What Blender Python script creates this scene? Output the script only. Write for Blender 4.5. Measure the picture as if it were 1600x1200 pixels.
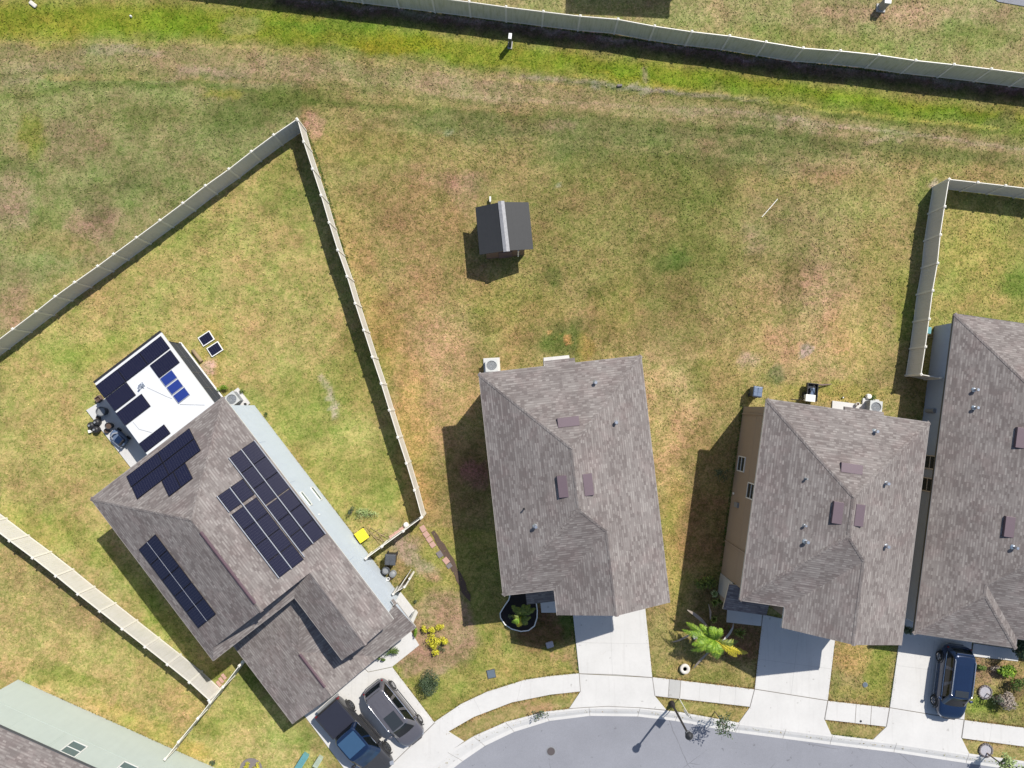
import bpy, math, random
import numpy as np
from mathutils import Vector, Matrix
R = math.radians
for o in list(bpy.data.objects): bpy.data.objects.remove(o)
S = bpy.context.scene
COL = S.collection

# ------------------------------------------------------------ camera, world, sun, exposure
CAM_H, FPX, TILT = 48.0, 1110.0, math.atan(32/1110)
cd = bpy.data.cameras.new("camera"); cam = bpy.data.objects.new("camera", cd); COL.objects.link(cam)
cam.location = (0, 0, CAM_H); cam.rotation_euler = (TILT, 0, 0)
cd.sensor_width = 36; cd.lens = 36*FPX/1600; cd.clip_end = 2000
S.camera = cam
SUN_EL, SUN_AZ = 50.9, 38.0           # degrees; azimuth clockwise from +Y
w = bpy.data.worlds.new("World"); S.world = w; w.use_nodes = True
nt = w.node_tree; bg = nt.nodes['Background']
sky = nt.nodes.new('ShaderNodeTexSky'); sky.sky_type = 'NISHITA'; sky.sun_disc = False
sky.sun_elevation = R(SUN_EL); sky.sun_rotation = R(SUN_AZ); sky.air_density = 1.0; sky.dust_density = 1.0
nt.links.new(sky.outputs[0], bg.inputs[0]); bg.inputs[1].default_value = 0.102
sd = bpy.data.lights.new("sun", 'SUN'); sd.energy = 4.6; sd.angle = R(0.5); sd.color = (1, .955, .88)
sun = bpy.data.objects.new("sun", sd); COL.objects.link(sun)
sv = Vector((math.sin(R(SUN_AZ))*math.cos(R(SUN_EL)), math.cos(R(SUN_AZ))*math.cos(R(SUN_EL)), math.sin(R(SUN_EL))))
sun.rotation_euler = sv.to_track_quat('Z', 'Y').to_euler(); sun.location = (20, 25, 40)
S.view_settings.view_transform = 'Standard'; S.view_settings.look = 'None'
S.view_settings.gamma = 1; S.view_settings.exposure = 0.32
KLIT = 1.72                           # lit horizontal radiance per unit albedo after exposure

# ------------------------------------------------------------ photo measurements -> metres
def ray(px, py):
    x = (px-800)/FPX; y = -(py-600)/FPX
    return Vector((x, y*math.cos(TILT)+math.sin(TILT), y*math.sin(TILT)-math.cos(TILT)))
def W(px, py, z=0.0):
    d = ray(px, py); t = (z-CAM_H)/d.z
    return Vector((d.x*t, d.y*t, z))
def Wn(X, Y):                         # ground metres -> photo units, for laying out soil colours
    Z = -CAM_H
    y2 = Y*math.cos(TILT)+Z*math.sin(TILT); z2 = -Y*math.sin(TILT)+Z*math.cos(TILT)
    return 800+FPX*X/-z2, 600-FPX*y2/-z2
def lin(c):
    c = [v/255 for v in c]
    return tuple(v/12.92 if v <= .04045 else ((v+.055)/1.055)**2.4 for v in c)
def alb(r, g, b, k=KLIT): return tuple(min(.9, v/k) for v in lin((r, g, b)))
def rng(seed): return random.Random(seed)

# ------------------------------------------------------------ nodes
class N:
    def __init__(s, name):
        s.m = bpy.data.materials.new(name); s.m.use_nodes = True; s.t = s.m.node_tree
        s.b = s.t.nodes['Principled BSDF']
    def n(s, typ, **kw):
        x = s.t.nodes.new('ShaderNode'+typ)
        for k, v in kw.items():
            if k.startswith('i_'):
                key = k[2:]; key = int(key) if key.isdigit() else key.replace('_', ' ')
                s.put(x.inputs[key], v)
            else: setattr(x, k, v)
        return x
    def put(s, sock, v):
        if isinstance(v, bpy.types.NodeSocket): s.t.links.new(v, sock)
        elif v is not None:
            if isinstance(v, tuple) and len(v) == 3 and len(sock.default_value) == 4: v = v+(1,)
            sock.default_value = v
    def math(s, op, a, b=None, c=None, clamp=False):
        x = s.n('Math', operation=op, use_clamp=clamp); s.put(x.inputs[0], a)
        if b is not None: s.put(x.inputs[1], b)
        if c is not None: s.put(x.inputs[2], c)
        return x.outputs[0]
    def mix(s, f, a, b, mode='MIX'):
        if isinstance(b, float): b = (b, b, b)
        x = s.n('Mix', data_type='RGBA', blend_type=mode); x.clamp_factor = True
        s.put(x.inputs[0], f); s.put(x.inputs[6], a); s.put(x.inputs[7], b); return x.outputs[2]
    def noise(s, vec, scale, detail=2, rough=.5, out=0, dist=0):
        x = s.n('TexNoise'); s.put(x.inputs['Vector'], vec); x.inputs['Scale'].default_value = scale
        x.inputs['Detail'].default_value = detail; x.inputs['Roughness'].default_value = rough
        x.inputs['Distortion'].default_value = dist
        return x.outputs[out]
    def ramp(s, f, lo, hi, a=0., b=1.):
        x = s.n('MapRange'); x.clamp = True; x.interpolation_type = 'SMOOTHSTEP'
        s.put(x.inputs[0], f); s.put(x.inputs[1], lo); s.put(x.inputs[2], hi); s.put(x.inputs[3], a); s.put(x.inputs[4], b)
        return x.outputs[0]
    def pos(s): return s.n('NewGeometry').outputs['Position']
    def uv(s): return s.n('UVMap', uv_map='UVMap').outputs[0]
    def bump(s, h, strength=.5, dist=.02):
        x = s.n('Bump'); x.inputs['Strength'].default_value = strength; x.inputs['Distance'].default_value = dist
        s.put(x.inputs['Height'], h); s.t.links.new(x.outputs[0], s.b.inputs['Normal'])
    def out(s, col=None, rough=.8, metal=0, spec=.3, **kw):
        s.put(s.b.inputs['Base Color'], col); s.put(s.b.inputs['Roughness'], rough)
        s.put(s.b.inputs['Metallic'], metal); s.put(s.b.inputs['Specular IOR Level'], spec)
        for k, v in kw.items(): s.put(s.b.inputs[k.replace('_', ' ')], v)
        return s.m
MATS = {}
def plain(name, col, rough=.7, metal=0, spec=.4, var=.12, scale=3., bump=0, **kw):
    if name in MATS: return MATS[name]
    g = N(name); p = g.pos()
    f = g.noise(p, scale, 4, .6)
    f2 = g.noise(p, scale*9, 3, .6)
    v = g.math('ADD', g.math('MULTIPLY', f, var), g.math('MULTIPLY', f2, var*.6))
    v = g.math('ADD', v, 1-var*.8)
    c = g.mix(1., tuple(col), v, 'MULTIPLY')
    if bump: g.bump(f2, bump, .01)
    g.out(c, rough, metal, spec, **kw); MATS[name] = g.m; return g.m

def stucco(name, col):
    g = N(name); p = g.pos(); u = g.uv()
    f = g.noise(p, 1.3, 5, .65); sx = g.n('SeparateXYZ'); g.put(sx.inputs[0], u)
    mp = g.n('Mapping', i_Vector=u, i_Scale=(2.2, .25, 1.)); st = g.noise(mp.outputs[0], 1.5, 4, .6)
    v = g.math('ADD', g.math('MULTIPLY', f, .12), g.math('MULTIPLY', st, .10)); v = g.math('ADD', v, .89)
    base = g.math('MULTIPLY', g.ramp(sx.outputs[1], 0., .5, .16, 0.), g.noise(p, 3, 4))      # splash dirt along the foot
    c = g.mix(1., tuple(col), v, 'MULTIPLY'); c = g.mix(base, c, (.16, .12, .08))
    g.bump(g.noise(p, 60, 3, .7), .35, .008)
    return g.out(c, .9, 0, .2)
def shingle(name, light, mid, dark):
    g = N(name); u = g.uv(); s = g.n('SeparateXYZ'); g.put(s.inputs[0], u); U, V = s.outputs[0], s.outputs[1]
    def layer(rowh, ln, off):
        row = g.math('FLOOR', g.math('DIVIDE', V, rowh))
        wn = g.n('TexWhiteNoise', noise_dimensions='1D'); g.put(wn.inputs['W'], g.math('ADD', row, off))
        uu = g.math('ADD', U, g.math('MULTIPLY', wn.outputs[0], 7.))
        wob = g.n('TexNoise', noise_dimensions='2D'); cv = g.n('CombineXYZ'); g.put(cv.inputs[0], uu); g.put(cv.inputs[1], g.math('MULTIPLY', row, 3.7))
        g.put(wob.inputs['Vector'], cv.outputs[0]); wob.inputs['Scale'].default_value = .7
        uu = g.math('ADD', uu, g.math('MULTIPLY', wob.outputs[0], .5))
        cell = g.math('FLOOR', g.math('DIVIDE', uu, ln))
        c2 = g.n('CombineXYZ'); g.put(c2.inputs[0], cell); g.put(c2.inputs[1], g.math('ADD', row, off))
        w2 = g.n('TexWhiteNoise', noise_dimensions='2D'); g.put(w2.inputs['Vector'], c2.outputs[0])
        fr = g.math('FRACT', g.math('DIVIDE', V, rowh))
        return w2.outputs[0], fr
    a, fa = layer(.145, .24, 0.); b, fb = layer(.29, .8, 50.)
    tab = g.ramp(fa, .25, .55); a = g.math('ADD', g.math('MULTIPLY', g.math('SUBTRACT', a, .30), tab), .30)
    t = g.math('ADD', g.math('MULTIPLY', a, .84), g.math('MULTIPLY', b, .26))
    p = g.pos(); big = g.noise(p, .45, 4, .6)
    t = g.math('ADD', t, g.math('MULTIPLY', g.math('SUBTRACT', big, .5), .75))
    t = g.math('ADD', t, g.math('MULTIPLY', g.math('SUBTRACT', g.noise(p, 30, 3, .7), .5), .5))
    c = g.mix(g.ramp(t, .15, .62), dark, mid); c = g.mix(g.ramp(t, .62, 1.1), c, light)
    hue = g.noise(p, .8, 3, .6, dist=.5)
    c = g.mix(g.ramp(hue, .45, .75, 0., .3), c, g.mix(1., c, (1.12, .94, .95), 'MULTIPLY'))
    edge = g.ramp(fa, 0., .16, .90, 1.)
    c = g.mix(1., c, edge, 'MULTIPLY')
    g.bump(g.math('ADD', g.math('MULTIPLY', fa, -1.), g.math('MULTIPLY', a, .4)), .5, .012)
    return g.out(c, .92, 0, .15)
M = {}
M['shingle'] = shingle('shingle', alb(181, 174, 169), alb(160, 152, 148), alb(135, 126, 123))
M['shingle_dark'] = shingle('shingle_grey', alb(186, 178, 174), alb(160, 150, 148), alb(130, 120, 120))
M['st_blue'] = stucco('stucco_pale_blue', (.47, .52, .57))
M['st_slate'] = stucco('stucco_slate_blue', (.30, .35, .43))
M['st_tan'] = stucco('stucco_tan', (.30, .238, .182))
M['st_mint'] = stucco('stucco_mint', (.44, .49, .455))
M['st_cream'] = stucco('stucco_cream', (.58, .52, .42))
M['trim'] = plain('trim_white', (.66, .66, .64), .5)
M['trim_tan'] = plain('trim_tan', (.5, .45, .38), .5)
M['ventpurple'] = plain('vent_metal_brown', alb(130, 112, 120), .5, .1, .4)
M['drip'] = plain('drip_edge', alb(178, 170, 165), .5)
M['ridgevent'] = plain('ridge_vent_plastic', alb(112, 88, 98), .7)
M['steel'] = plain('galvanised', (.55, .58, .62), .3, .8, .5)
M['white'] = plain('white_plastic', (.75, .75, .72), .45)
M['whitemetal'] = plain('white_metal_roof', (.60, .61, .625), .4, 0, .4, var=.06)
M['black'] = plain('black_plastic', (.025, .025, .028), .45)
M['darkgrey'] = plain('dark_grey', (.07, .075, .085), .45)
M['grey'] = plain('mid_grey', (.22, .23, .24), .5)
M['rubber'] = plain('rubber', (.022, .022, .022), .8)
M['glass'] = plain('window_glass', (.03, .035, .04), .06, 0, .6, var=.02)
M['glass_green'] = plain('window_glass_green', (.10, .15, .16), .08, 0, .6, var=.02)
M['brown'] = plain('brown_paint', (.15, .105, .09), .7)
M['soil'] = plain('soil', (.09, .06, .045), .95, var=.5, bump=.6)
M['mulch'] = plain('black_mulch', (.018, .014, .013), .95, var=.6, scale=8, bump=.9)
M['yellow'] = plain('yellow_plastic', (.78, .66, .03), .45)
M['teal'] = plain('teal_metal', (.12, .30, .32), .35)
M['palegreen'] = plain('pale_green_paint', (.38, .45, .36), .5)
M['silver'] = plain('silver_trim', (.7, .7, .72), .2, .9, .5)
M['red'] = plain('tail_red', (.16, .012, .015), .25)
M['carglass'] = plain('car_glass', (.006, .008, .009), .05, 0, .45, var=.02)
M['windblue'] = plain('sky_toned_windscreen', (.015, .04, .09), .06, .2, .6, var=.02)  # sky reflection put into the windscreen as blue base colour
M['bedcover'] = plain('bed_cover_vinyl', (.020, .022, .036), .5)
M['lampiron'] = plain('dark_lamp_iron', (.035, .03, .03), .55, .2)
M['offwhite'] = plain('aged_white', (.58, .54, .48), .6)
M['lampglass'] = plain('headlamp', (.32, .34, .38), .08, .2, .7)
M['bluelid'] = plain('blue_grey_plastic', (.10, .14, .22), .35)
M['pvc'] = plain('pvc', (.8, .78, .72), .5)
M['wood'] = plain('weathered_wood', (.30, .22, .13), .85, var=.3, scale=8)
M['bark'] = plain('bark', (.16, .12, .09), .9, var=.4, scale=10, bump=.8)
M['paver'] = plain('pink_paver', (.44, .27, .22), .9, var=.25, scale=6)
M['paver_grey'] = plain('grey_paver', (.17, .15, .15), .9, var=.25, scale=6)
M['iron'] = plain('cast_iron', (.10, .085, .085), .6, .2)
M['lid_teal'] = plain('utility_lid', (.10, .13, .16), .6)
M['gravel'] = plain('grey_gravel', (.36, .35, .38), .9, var=.7, scale=14, bump=.9)

def vinyl(name, base, green=.5):
    g = N(name); u = g.uv(); p = g.pos()
    s = g.n('SeparateXYZ'); g.put(s.inputs[0], u)
    fr = g.math('FRACT', g.math('DIVIDE', s.outputs[0], .152))
    groove = g.ramp(fr, 0., .1, .9, 1.)
    mp = g.n('Mapping', i_Vector=u, i_Scale=(3., .35, 1.)); st = g.noise(mp.outputs[0], 2., 5, .65)
    grime = g.ramp(st, .42, .72, 0., green)
    c = g.mix(grime, base, tuple(v*f for v, f in zip(base, (.70, .72, .56))))
    c = g.mix(1., c, groove, 'MULTIPLY'); c = g.mix(1., c, g.math('ADD', g.math('MULTIPLY', g.noise(p, .8, 4), .2), .9), 'MULTIPLY')
    return g.out(c, .45, 0, .4)
M['vinyl'] = vinyl('vinyl_beige', (.60, .575, .53), .28)
M['vinyl_old'] = vinyl('vinyl_mildewed', (.56, .55, .45), .9)
M['vinyl_cap'] = plain('vinyl_rail', (.70, .67, .60), .4)

def concrete(name, col, cracks=True, seam=1.52):
    g = N(name); p = g.pos()
    f = g.noise(p, .5, 6, .65); f2 = g.noise(p, 6, 5, .7); f3 = g.noise(p, 60, 2, .7)
    v = g.math('ADD', g.math('MULTIPLY', f, .28), g.math('MULTIPLY', f2, .12)); v = g.math('ADD', v, g.math('MULTIPLY', f3, .10)); v = g.math('ADD', v, .745)
    c = g.mix(1., col, v, 'MULTIPLY')
    stain = g.ramp(g.noise(p, 1.1, 6, .75, dist=1.2), .60, .78, 0., .35)
    c = g.mix(stain, c, tuple(x*y for x, y in zip(col, (.72, .68, .62))))
    spot = g.math('MULTIPLY', g.ramp(g.noise(p, 2.7, 2, .5), .70, .76), .45); c = g.mix(spot, c, (.20, .185, .165))
    sw = g.n('Mapping', i_Vector=p, i_Rotation=(0., 0., .1), i_Scale=(2.6, .14, 1.)); tr = g.ramp(g.noise(sw.outputs[0], 1.6, 4, .6), .54, .74, 0., .16); c = g.mix(tr, c, (.27, .25, .23))
    g.bump(f3, .3, .006)
    return g.out(c, .85, 0, .25)
M['concrete'] = concrete('concrete', (.535, .525, .508))
M['concrete_patch'] = concrete('concrete_patch', (.40, .395, .38))
M['seam'] = plain('joint', (.20, .18, .16), .95)
def asphalt():
    g = N('asphalt'); p = g.pos()
    f = g.noise(p, .35, 5, .6); f2 = g.noise(p, 14, 4, .8); vo = g.n('TexVoronoi'); g.put(vo.inputs['Vector'], p); vo.inputs['Scale'].default_value = 45
    v = g.math('ADD', g.math('MULTIPLY', f, .35), g.math('MULTIPLY', f2, .45)); v = g.math('ADD', v, .60)
    c = g.mix(1., (.225, .23, .255), v, 'MULTIPLY')
    c = g.mix(g.ramp(vo.outputs['Distance'], .0, .35, .35, 0.), c, (.36, .36, .38))
    st = g.ramp(g.noise(p, .7, 5, .7, dist=2.), .62, .7, 0., .25); c = g.mix(st, c, (.30, .30, .32))
    cr = g.n('TexVoronoi', feature='DISTANCE_TO_EDGE'); cr.inputs['Scale'].default_value = .22; wv = g.n('Mapping', i_Vector=p); dn = g.noise(p, 1.3, 5, .7, out=1); ad = g.n('Mix', data_type='VECTOR'); ad.inputs[0].default_value = .16; g.put(ad.inputs[4], p); g.put(ad.inputs[5], dn); g.put(cr.inputs['Vector'], ad.outputs[1])
    ck = g.math('MULTIPLY', g.ramp(cr.outputs[0], .0, .006, .5, 0.), g.ramp(g.noise(p, .3, 2), .48, .6)); c = g.mix(ck, c, (.07, .07, .075))
    sp = g.ramp(g.noise(p, 3.1, 2, .5), .70, .75, 0., .5); c = g.mix(sp, c, (.09, .09, .10))
    g.bump(f2, .5, .01); return g.out(c, .9, 0, .25)
M['asphalt'] = asphalt()

def lawn_mat():
    g = N('lawn'); p = g.pos()
    a = g.n('Attribute', attribute_name='soil', attribute_type='GEOMETRY'); base = a.outputs['Color']; rough = a.outputs['Alpha']
    mp = g.n('Mapping', i_Vector=p, i_Rotation=(0., 0., .12), i_Scale=(.55, 1.5, 1.))
    f1 = g.noise(p, .9, 5, .65, dist=.9)           # patches
    f2 = g.noise(p, 2.6, 5, .72, dist=1.1)         # clumps
    f3 = g.noise(p, 7.5, 3, .75, dist=.7)          # tufts and thatch
    f4 = g.noise(p, 16., 2, .7)
    f5 = g.noise(mp.outputs[0], 2.2, 4, .7, dist=.5)   # drifts left by the mower
    green = g.mix(1., base, (.62, .84, .55), 'MULTIPLY'); straw = g.mix(1., base, (1.32, 1.18, 1.34), 'MULTIPLY')
    t = g.math('ADD', g.math('MULTIPLY', f1, .7), g.math('MULTIPLY', f2, 1.0)); t = g.math('ADD', t, g.math('MULTIPLY', f3, .6)); t = g.math('ADD', t, g.math('MULTIPLY', f5, .4))
    c = g.mix(g.ramp(t, 1.08, 1.62), green, straw)
    k = rough
    clump = g.math('MULTIPLY', g.ramp(f2, .36, .50, .75, 0.), k); c = g.mix(clump, c, g.mix(1., base, (.52, .62, .42), 'MULTIPLY'))
    speck = g.math('MULTIPLY', g.ramp(f3, .34, .50, .85, 0.), k)
    c = g.mix(speck, c, g.mix(1., base, (.46, .48, .38), 'MULTIPLY'))
    hi = g.math('MULTIPLY', g.ramp(f3, .53, .68, 0., .85), k); c = g.mix(hi, c, g.mix(1., base, (1.55, 1.42, 1.45), 'MULTIPLY'))
    mid = g.math('MULTIPLY', g.ramp(f4, .38, .50, .50, 0.), k); c = g.mix(mid, c, g.mix(1., base, (.55, .58, .46), 'MULTIPLY'))
    h4 = g.math('MULTIPLY', g.ramp(f4, .53, .68, 0., .5), k); c = g.mix(h4, c, g.mix(1., base, (1.6, 1.5, 1.5), 'MULTIPLY'))
    c = g.mix(1., c, (1.20, 1.175, 1.25), 'MULTIPLY')
    g.bump(g.math('ADD', g.math('MULTIPLY', f3, .6), f2), .5, .05)
    return g.out(c, .95, 0, .05)
M['lawn'] = lawn_mat()

def paint(name, col, rough=.25, metal=.3):
    g = N(name); fl = g.noise(g.pos(), 2., 3)
    g.put(g.b.inputs['Coat Weight'], .8); g.put(g.b.inputs['Coat Roughness'], .06)
    return g.out(g.mix(1., col, g.math('ADD', g.math('MULTIPLY', fl, .16), .92), 'MULTIPLY'), rough, metal, .5)
M['p_navy'] = paint('paint_navy', (.010, .024, .065)); M['p_grey'] = paint('paint_grey', (.125, .12, .135)); M['p_gun'] = paint('paint_gunmetal', (.055, .054, .056))
def foliage(name, c1, c2, c3):
    g = N(name); p = g.pos(); oi = g.n('Attribute', attribute_name='leafv', attribute_type='GEOMETRY')
    f = g.math('ADD', g.math('MULTIPLY', oi.outputs['Fac'], .7), g.math('MULTIPLY', g.noise(p, 4, 3), .3))
    c = g.mix(g.ramp(f, .1, .5), c1, c2); c = g.mix(g.ramp(f, .55, .9), c, c3)
    g.put(g.b.inputs['Transmission Weight'], 0.)
    return g.out(c, .55, 0, .3)
M['f_green'] = foliage('leaf_green', (.03, .06, .012), (.07, .12, .02), (.15, .22, .04))
M['f_dark'] = foliage('leaf_dark', (.02, .035, .015), (.05, .08, .035), (.10, .13, .07))
M['f_yellow'] = foliage('leaf_yellow', (.20, .20, .02), (.50, .45, .02), (.75, .70, .08))
M['f_palm'] = foliage('leaf_palm', (.06, .12, .012), (.14, .25, .02), (.30, .40, .04))
M['f_gold'] = foliage('leaf_gold', (.30, .28, .02), (.50, .42, .03), (.65, .55, .05))
M['f_pale'] = foliage('leaf_pale', (.14, .20, .07), (.26, .34, .12), (.42, .48, .22))
M['f_dry'] = foliage('leaf_dry', (.17, .13, .10), (.28, .23, .19), (.40, .35, .30))
M['f_bed'] = foliage('leaf_bed', (.03, .05, .012), (.10, .14, .02), (.25, .28, .05))  # green to yellow leaf tones for plants in the beds
def solar():
    g = N('solar_cells'); u = g.uv(); s = g.n('SeparateXYZ'); g.put(s.inputs[0], u)
    l1 = g.ramp(g.math('FRACT', g.math('DIVIDE', s.outputs[0], .158)), 0., .09, .0, 1.)
    l2 = g.ramp(g.math('FRACT', g.math('DIVIDE', s.outputs[1], .079)), 0., .14, .0, 1.)
    k = g.math('MULTIPLY', l1, l2); c = g.mix(k, (.06, .06, .085), (.0095, .0105, .028))
    return g.out(c, .12, 0, .22)
M['solar'] = solar()
M['solar_blue'] = plain('solar_blue', (.02, .04, .20), .25, 0, .5, var=.3, scale=12)
M['solar_frame'] = plain('solar_frame', (.55, .56, .6), .35, .6)
M['solar_black'] = plain('solar_black_frame', (.012, .012, .018), .85, 0, .1)
M['acgrey'] = plain('ac_cabinet', (.46, .47, .46), .5)
def screen():
    g = N('insect_screen'); return g.out((.05, .055, .065), .8, 0, .2)
M['screen'] = screen()

# ------------------------------------------------------------ mesh builder
class MB:
    def __init__(s): s.v = []; s.f = []; s.m = []; s.val = []
    def face(s, pts, m=0, val=0.):
        i = len(s.v); s.v += [tuple(p) for p in pts]; s.f.append(list(range(i, i+len(pts)))); s.m.append(m); s.val.append(val); return s
    def mesh(s, vs, fs, m=0):
        i = len(s.v); s.v += [tuple(p) for p in vs]
        for f in fs: s.f.append([i+k for k in f]); s.m.append(m); s.val.append(0.)
        return s
    def box(s, cx, cy, z0, z1, sx, sy, rot=0, m=0, taper=1.):
        c, sn = math.cos(rot), math.sin(rot); vs = []
        for z, k in ((z0, 1.), (z1, taper)):
            for a, b in ((-1, -1), (1, -1), (1, 1), (-1, 1)):
                x, y = a*sx/2*k, b*sy/2*k; vs.append((cx+x*c-y*sn, cy+x*sn+y*c, z))
        return s.mesh(vs, [(3, 2, 1, 0), (4, 5, 6, 7), (0, 1, 5, 4), (1, 2, 6, 5), (2, 3, 7, 6), (3, 0, 4, 7)], m)
    def prism(s, poly, z0, z1, m=0, bottom=True):
        a = sum(poly[i][0]*poly[(i+1) % len(poly)][1]-poly[(i+1) % len(poly)][0]*poly[i][1] for i in range(len(poly)))
        if a < 0: poly = poly[::-1]
        n = len(poly); vs = [(p[0], p[1], z0) for p in poly]+[(p[0], p[1], z1) for p in poly]
        fs = [tuple(range(n, 2*n))]+[(i, (i+1) % n, n+(i+1) % n, n+i) for i in range(n)]
        if bottom: fs.append(tuple(range(n-1, -1, -1)))
        return s.mesh(vs, fs, m)
    def cyl(s, cx, cy, z0, z1, r0, r1=None, n=16, m=0):
        r1 = r0 if r1 is None else r1
        vs = [(cx+r*math.cos(2*math.pi*i/n), cy+r*math.sin(2*math.pi*i/n), z) for z, r in ((z0, r0), (z1, r1)) for i in range(n)]
        return s.mesh(vs, [tuple(range(n, 2*n)), tuple(range(n-1, -1, -1))]+[(i, (i+1) % n, n+(i+1) % n, n+i) for i in range(n)], m)
    def lathe(s, cx, cy, prof, n=20, m=0):          # prof: list of (r, z)
        vs = [(cx+r*math.cos(2*math.pi*i/n), cy+r*math.sin(2*math.pi*i/n), z) for r, z in prof for i in range(n)]
        fs = [(k*n+i, k*n+(i+1) % n, (k+1)*n+(i+1) % n, (k+1)*n+i) for k in range(len(prof)-1) for i in range(n)]
        if prof[-1][0] > .002: fs.append(tuple(range((len(prof)-1)*n, len(prof)*n)))
        return s.mesh(vs, fs, m)
    def tube(s, pts, r, n=6, m=0):
        pts = [Vector(p) for p in pts]; rs = r if isinstance(r, (list, tuple)) else [r]*len(pts); vs = []
        for k, p in enumerate(pts):
            d = (pts[min(k+1, len(pts)-1)]-pts[max(k-1, 0)]).normalized()
            a = d.cross(Vector((0, 0, 1)) if abs(d.z) < .9 else Vector((1, 0, 0))).normalized(); b = d.cross(a)
            vs += [p+(a*math.cos(2*math.pi*i/n)+b*math.sin(2*math.pi*i/n))*rs[k] for i in range(n)]
        fs = [(k*n+i, k*n+(i+1) % n, (k+1)*n+(i+1) % n, (k+1)*n+i) for k in range(len(pts)-1) for i in range(n)]
        fs += [tuple(range(n)), tuple(range(len(pts)*n-1, (len(pts)-1)*n-1, -1))]
        return s.mesh(vs, fs, m)
    def build(s, name, mats, parent=None, smooth=False, bevel=0, local=False, subsurf=0):
        me = bpy.data.meshes.new(name); off = Vector((0, 0, 0))
        if parent is not None and not local:
            q = parent
            while q is not None: off += q.location; q = q.parent
        me.from_pydata([(x-off.x, y-off.y, z-off.z) for x, y, z in s.v], [], s.f)
        mats = mats if isinstance(mats, (list, tuple)) else [mats]
        for mm in mats: me.materials.append(M[mm] if isinstance(mm, str) else mm)
        me.polygons.foreach_set('material_index', s.m)
        nl = len(me.loops); uv = np.zeros((nl, 2)); V = np.array(s.v) if s.v else np.zeros((0, 3)); li = 0
        for f in s.f:
            P = V[f]; nrm = np.zeros(3)
            for i in range(len(f)):
                a, b = P[i], P[(i+1) % len(f)]; nrm += np.cross(a, b)
            L = np.linalg.norm(nrm); nrm = nrm/L if L > 1e-12 else np.array((0, 0, 1.))
            h = np.cross((0, 0, 1.), nrm); hl = np.linalg.norm(h)
            h = h/hl if hl > 1e-4 else np.array((1., 0, 0)); sl = np.cross(nrm, h)
            uv[li:li+len(f), 0] = P@h; uv[li:li+len(f), 1] = P@sl; li += len(f)
        ul = me.uv_layers.new(name='UVMap'); ul.data.foreach_set('uv', uv.ravel())
        if any(s.val):
            at = me.attributes.new('leafv', 'FLOAT', 'FACE'); at.data.foreach_set('value', s.val)
        if smooth: me.polygons.foreach_set('use_smooth', [True]*len(s.f))
        me.update(); o = bpy.data.objects.new(name, me); COL.objects.link(o)
        if parent is not None: o.parent = parent
        if bevel:
            b = o.modifiers.new('bevel', 'BEVEL'); b.width = bevel; b.segments = 2; b.limit_method = 'ANGLE'
        if subsurf:
            b = o.modifiers.new('subsurf', 'SUBSURF'); b.levels = subsurf; b.render_levels = subsurf
        return o
def tag(o, label, cat, group=None):
    o['label'] = label; o['category'] = cat
    if group: o['group'] = group
    return o
def thing(name, label, cat, loc=(0, 0, 0), rot=0, group=None):
    o = bpy.data.objects.new(name, None); COL.objects.link(o); o.location = loc; o.rotation_euler = (0, 0, rot); o.empty_display_size = .3
    return tag(o, label, cat, group)
def struct(o, kind='structure'): o['kind'] = kind; return o
def dup(root, loc, rot=None, label=None):
    r = root.copy(); COL.objects.link(r); r.location = loc
    if rot is not None: r.rotation_euler = (0, 0, rot)
    if label: r['label'] = label
    for ch in list(root.children):
        c = ch.copy(); COL.objects.link(c); c.parent = r
        for gch in ch.children:
            d = gch.copy(); COL.objects.link(d); d.parent = c
    return r

# ============================================================ GROUND
def vnoise(X, Y, scale, seed, octv=3):
    r = np.random.RandomState(seed); out = 0; amp = 1; tot = 0
    for k in range(octv):
        G = r.rand(256, 256); x = X*scale+k*17.3+500; y = Y*scale+k*9.1+500
        xi = np.floor(x).astype(int); yi = np.floor(y).astype(int); fx = x-xi; fy = y-yi
        fx = fx*fx*(3-2*fx); fy = fy*fy*(3-2*fy)
        g = lambda a, b: G[a % 256, b % 256]
        out = out+amp*((g(xi, yi)*(1-fx)+g(xi+1, yi)*fx)*(1-fy)+(g(xi, yi+1)*(1-fx)+g(xi+1, yi+1)*fx)*fy)
        tot += amp; amp *= .55; scale *= 2.1
    return out/tot
def inpoly(X, Y, poly):
    ins = np.zeros(X.shape, bool); n = len(poly)
    for i in range(n):
        x1, y1 = poly[i]; x2, y2 = poly[(i+1) % n]
        c = ((y1 > Y) != (y2 > Y)) & (X < (x2-x1)*(Y-y1)/((y2-y1) if y2 != y1 else 1e-9)+x1); ins ^= c
    return ins
def dseg(X, Y, pl):
    d = np.full(X.shape, 1e9)
    for (x1, y1), (x2, y2) in zip(pl[:-1], pl[1:]):
        L = (x2-x1)**2+(y2-y1)**2; t = np.clip(((X-x1)*(x2-x1)+(Y-y1)*(y2-y1))/L, 0, 1)
        d = np.minimum(d, np.hypot(X-x1-t*(x2-x1), Y-y1-t*(y2-y1)))
    return d
KERB_UP = [(560, 1330), (600, 1262), (650, 1212), (700, 1175), (740, 1150), (790, 1128), (850, 1112), (920, 1104), (1000, 1105), (1060, 1112), (1155, 1129), (1300, 1148), (1400, 1160), (1513, 1177), (1620, 1192), (1900, 1232), (2600, 1330)]
KERB_LO = [(590, 1340), (628, 1272), (675, 1226), (722, 1190), (757, 1166), (803, 1144), (858, 1127), (922, 1119), (997, 1120), (1056, 1127), (1150, 1145), (1298, 1164), (1398, 1176), (1511, 1193), (1618, 1208), (1898, 1248), (2598, 1346)]
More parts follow.
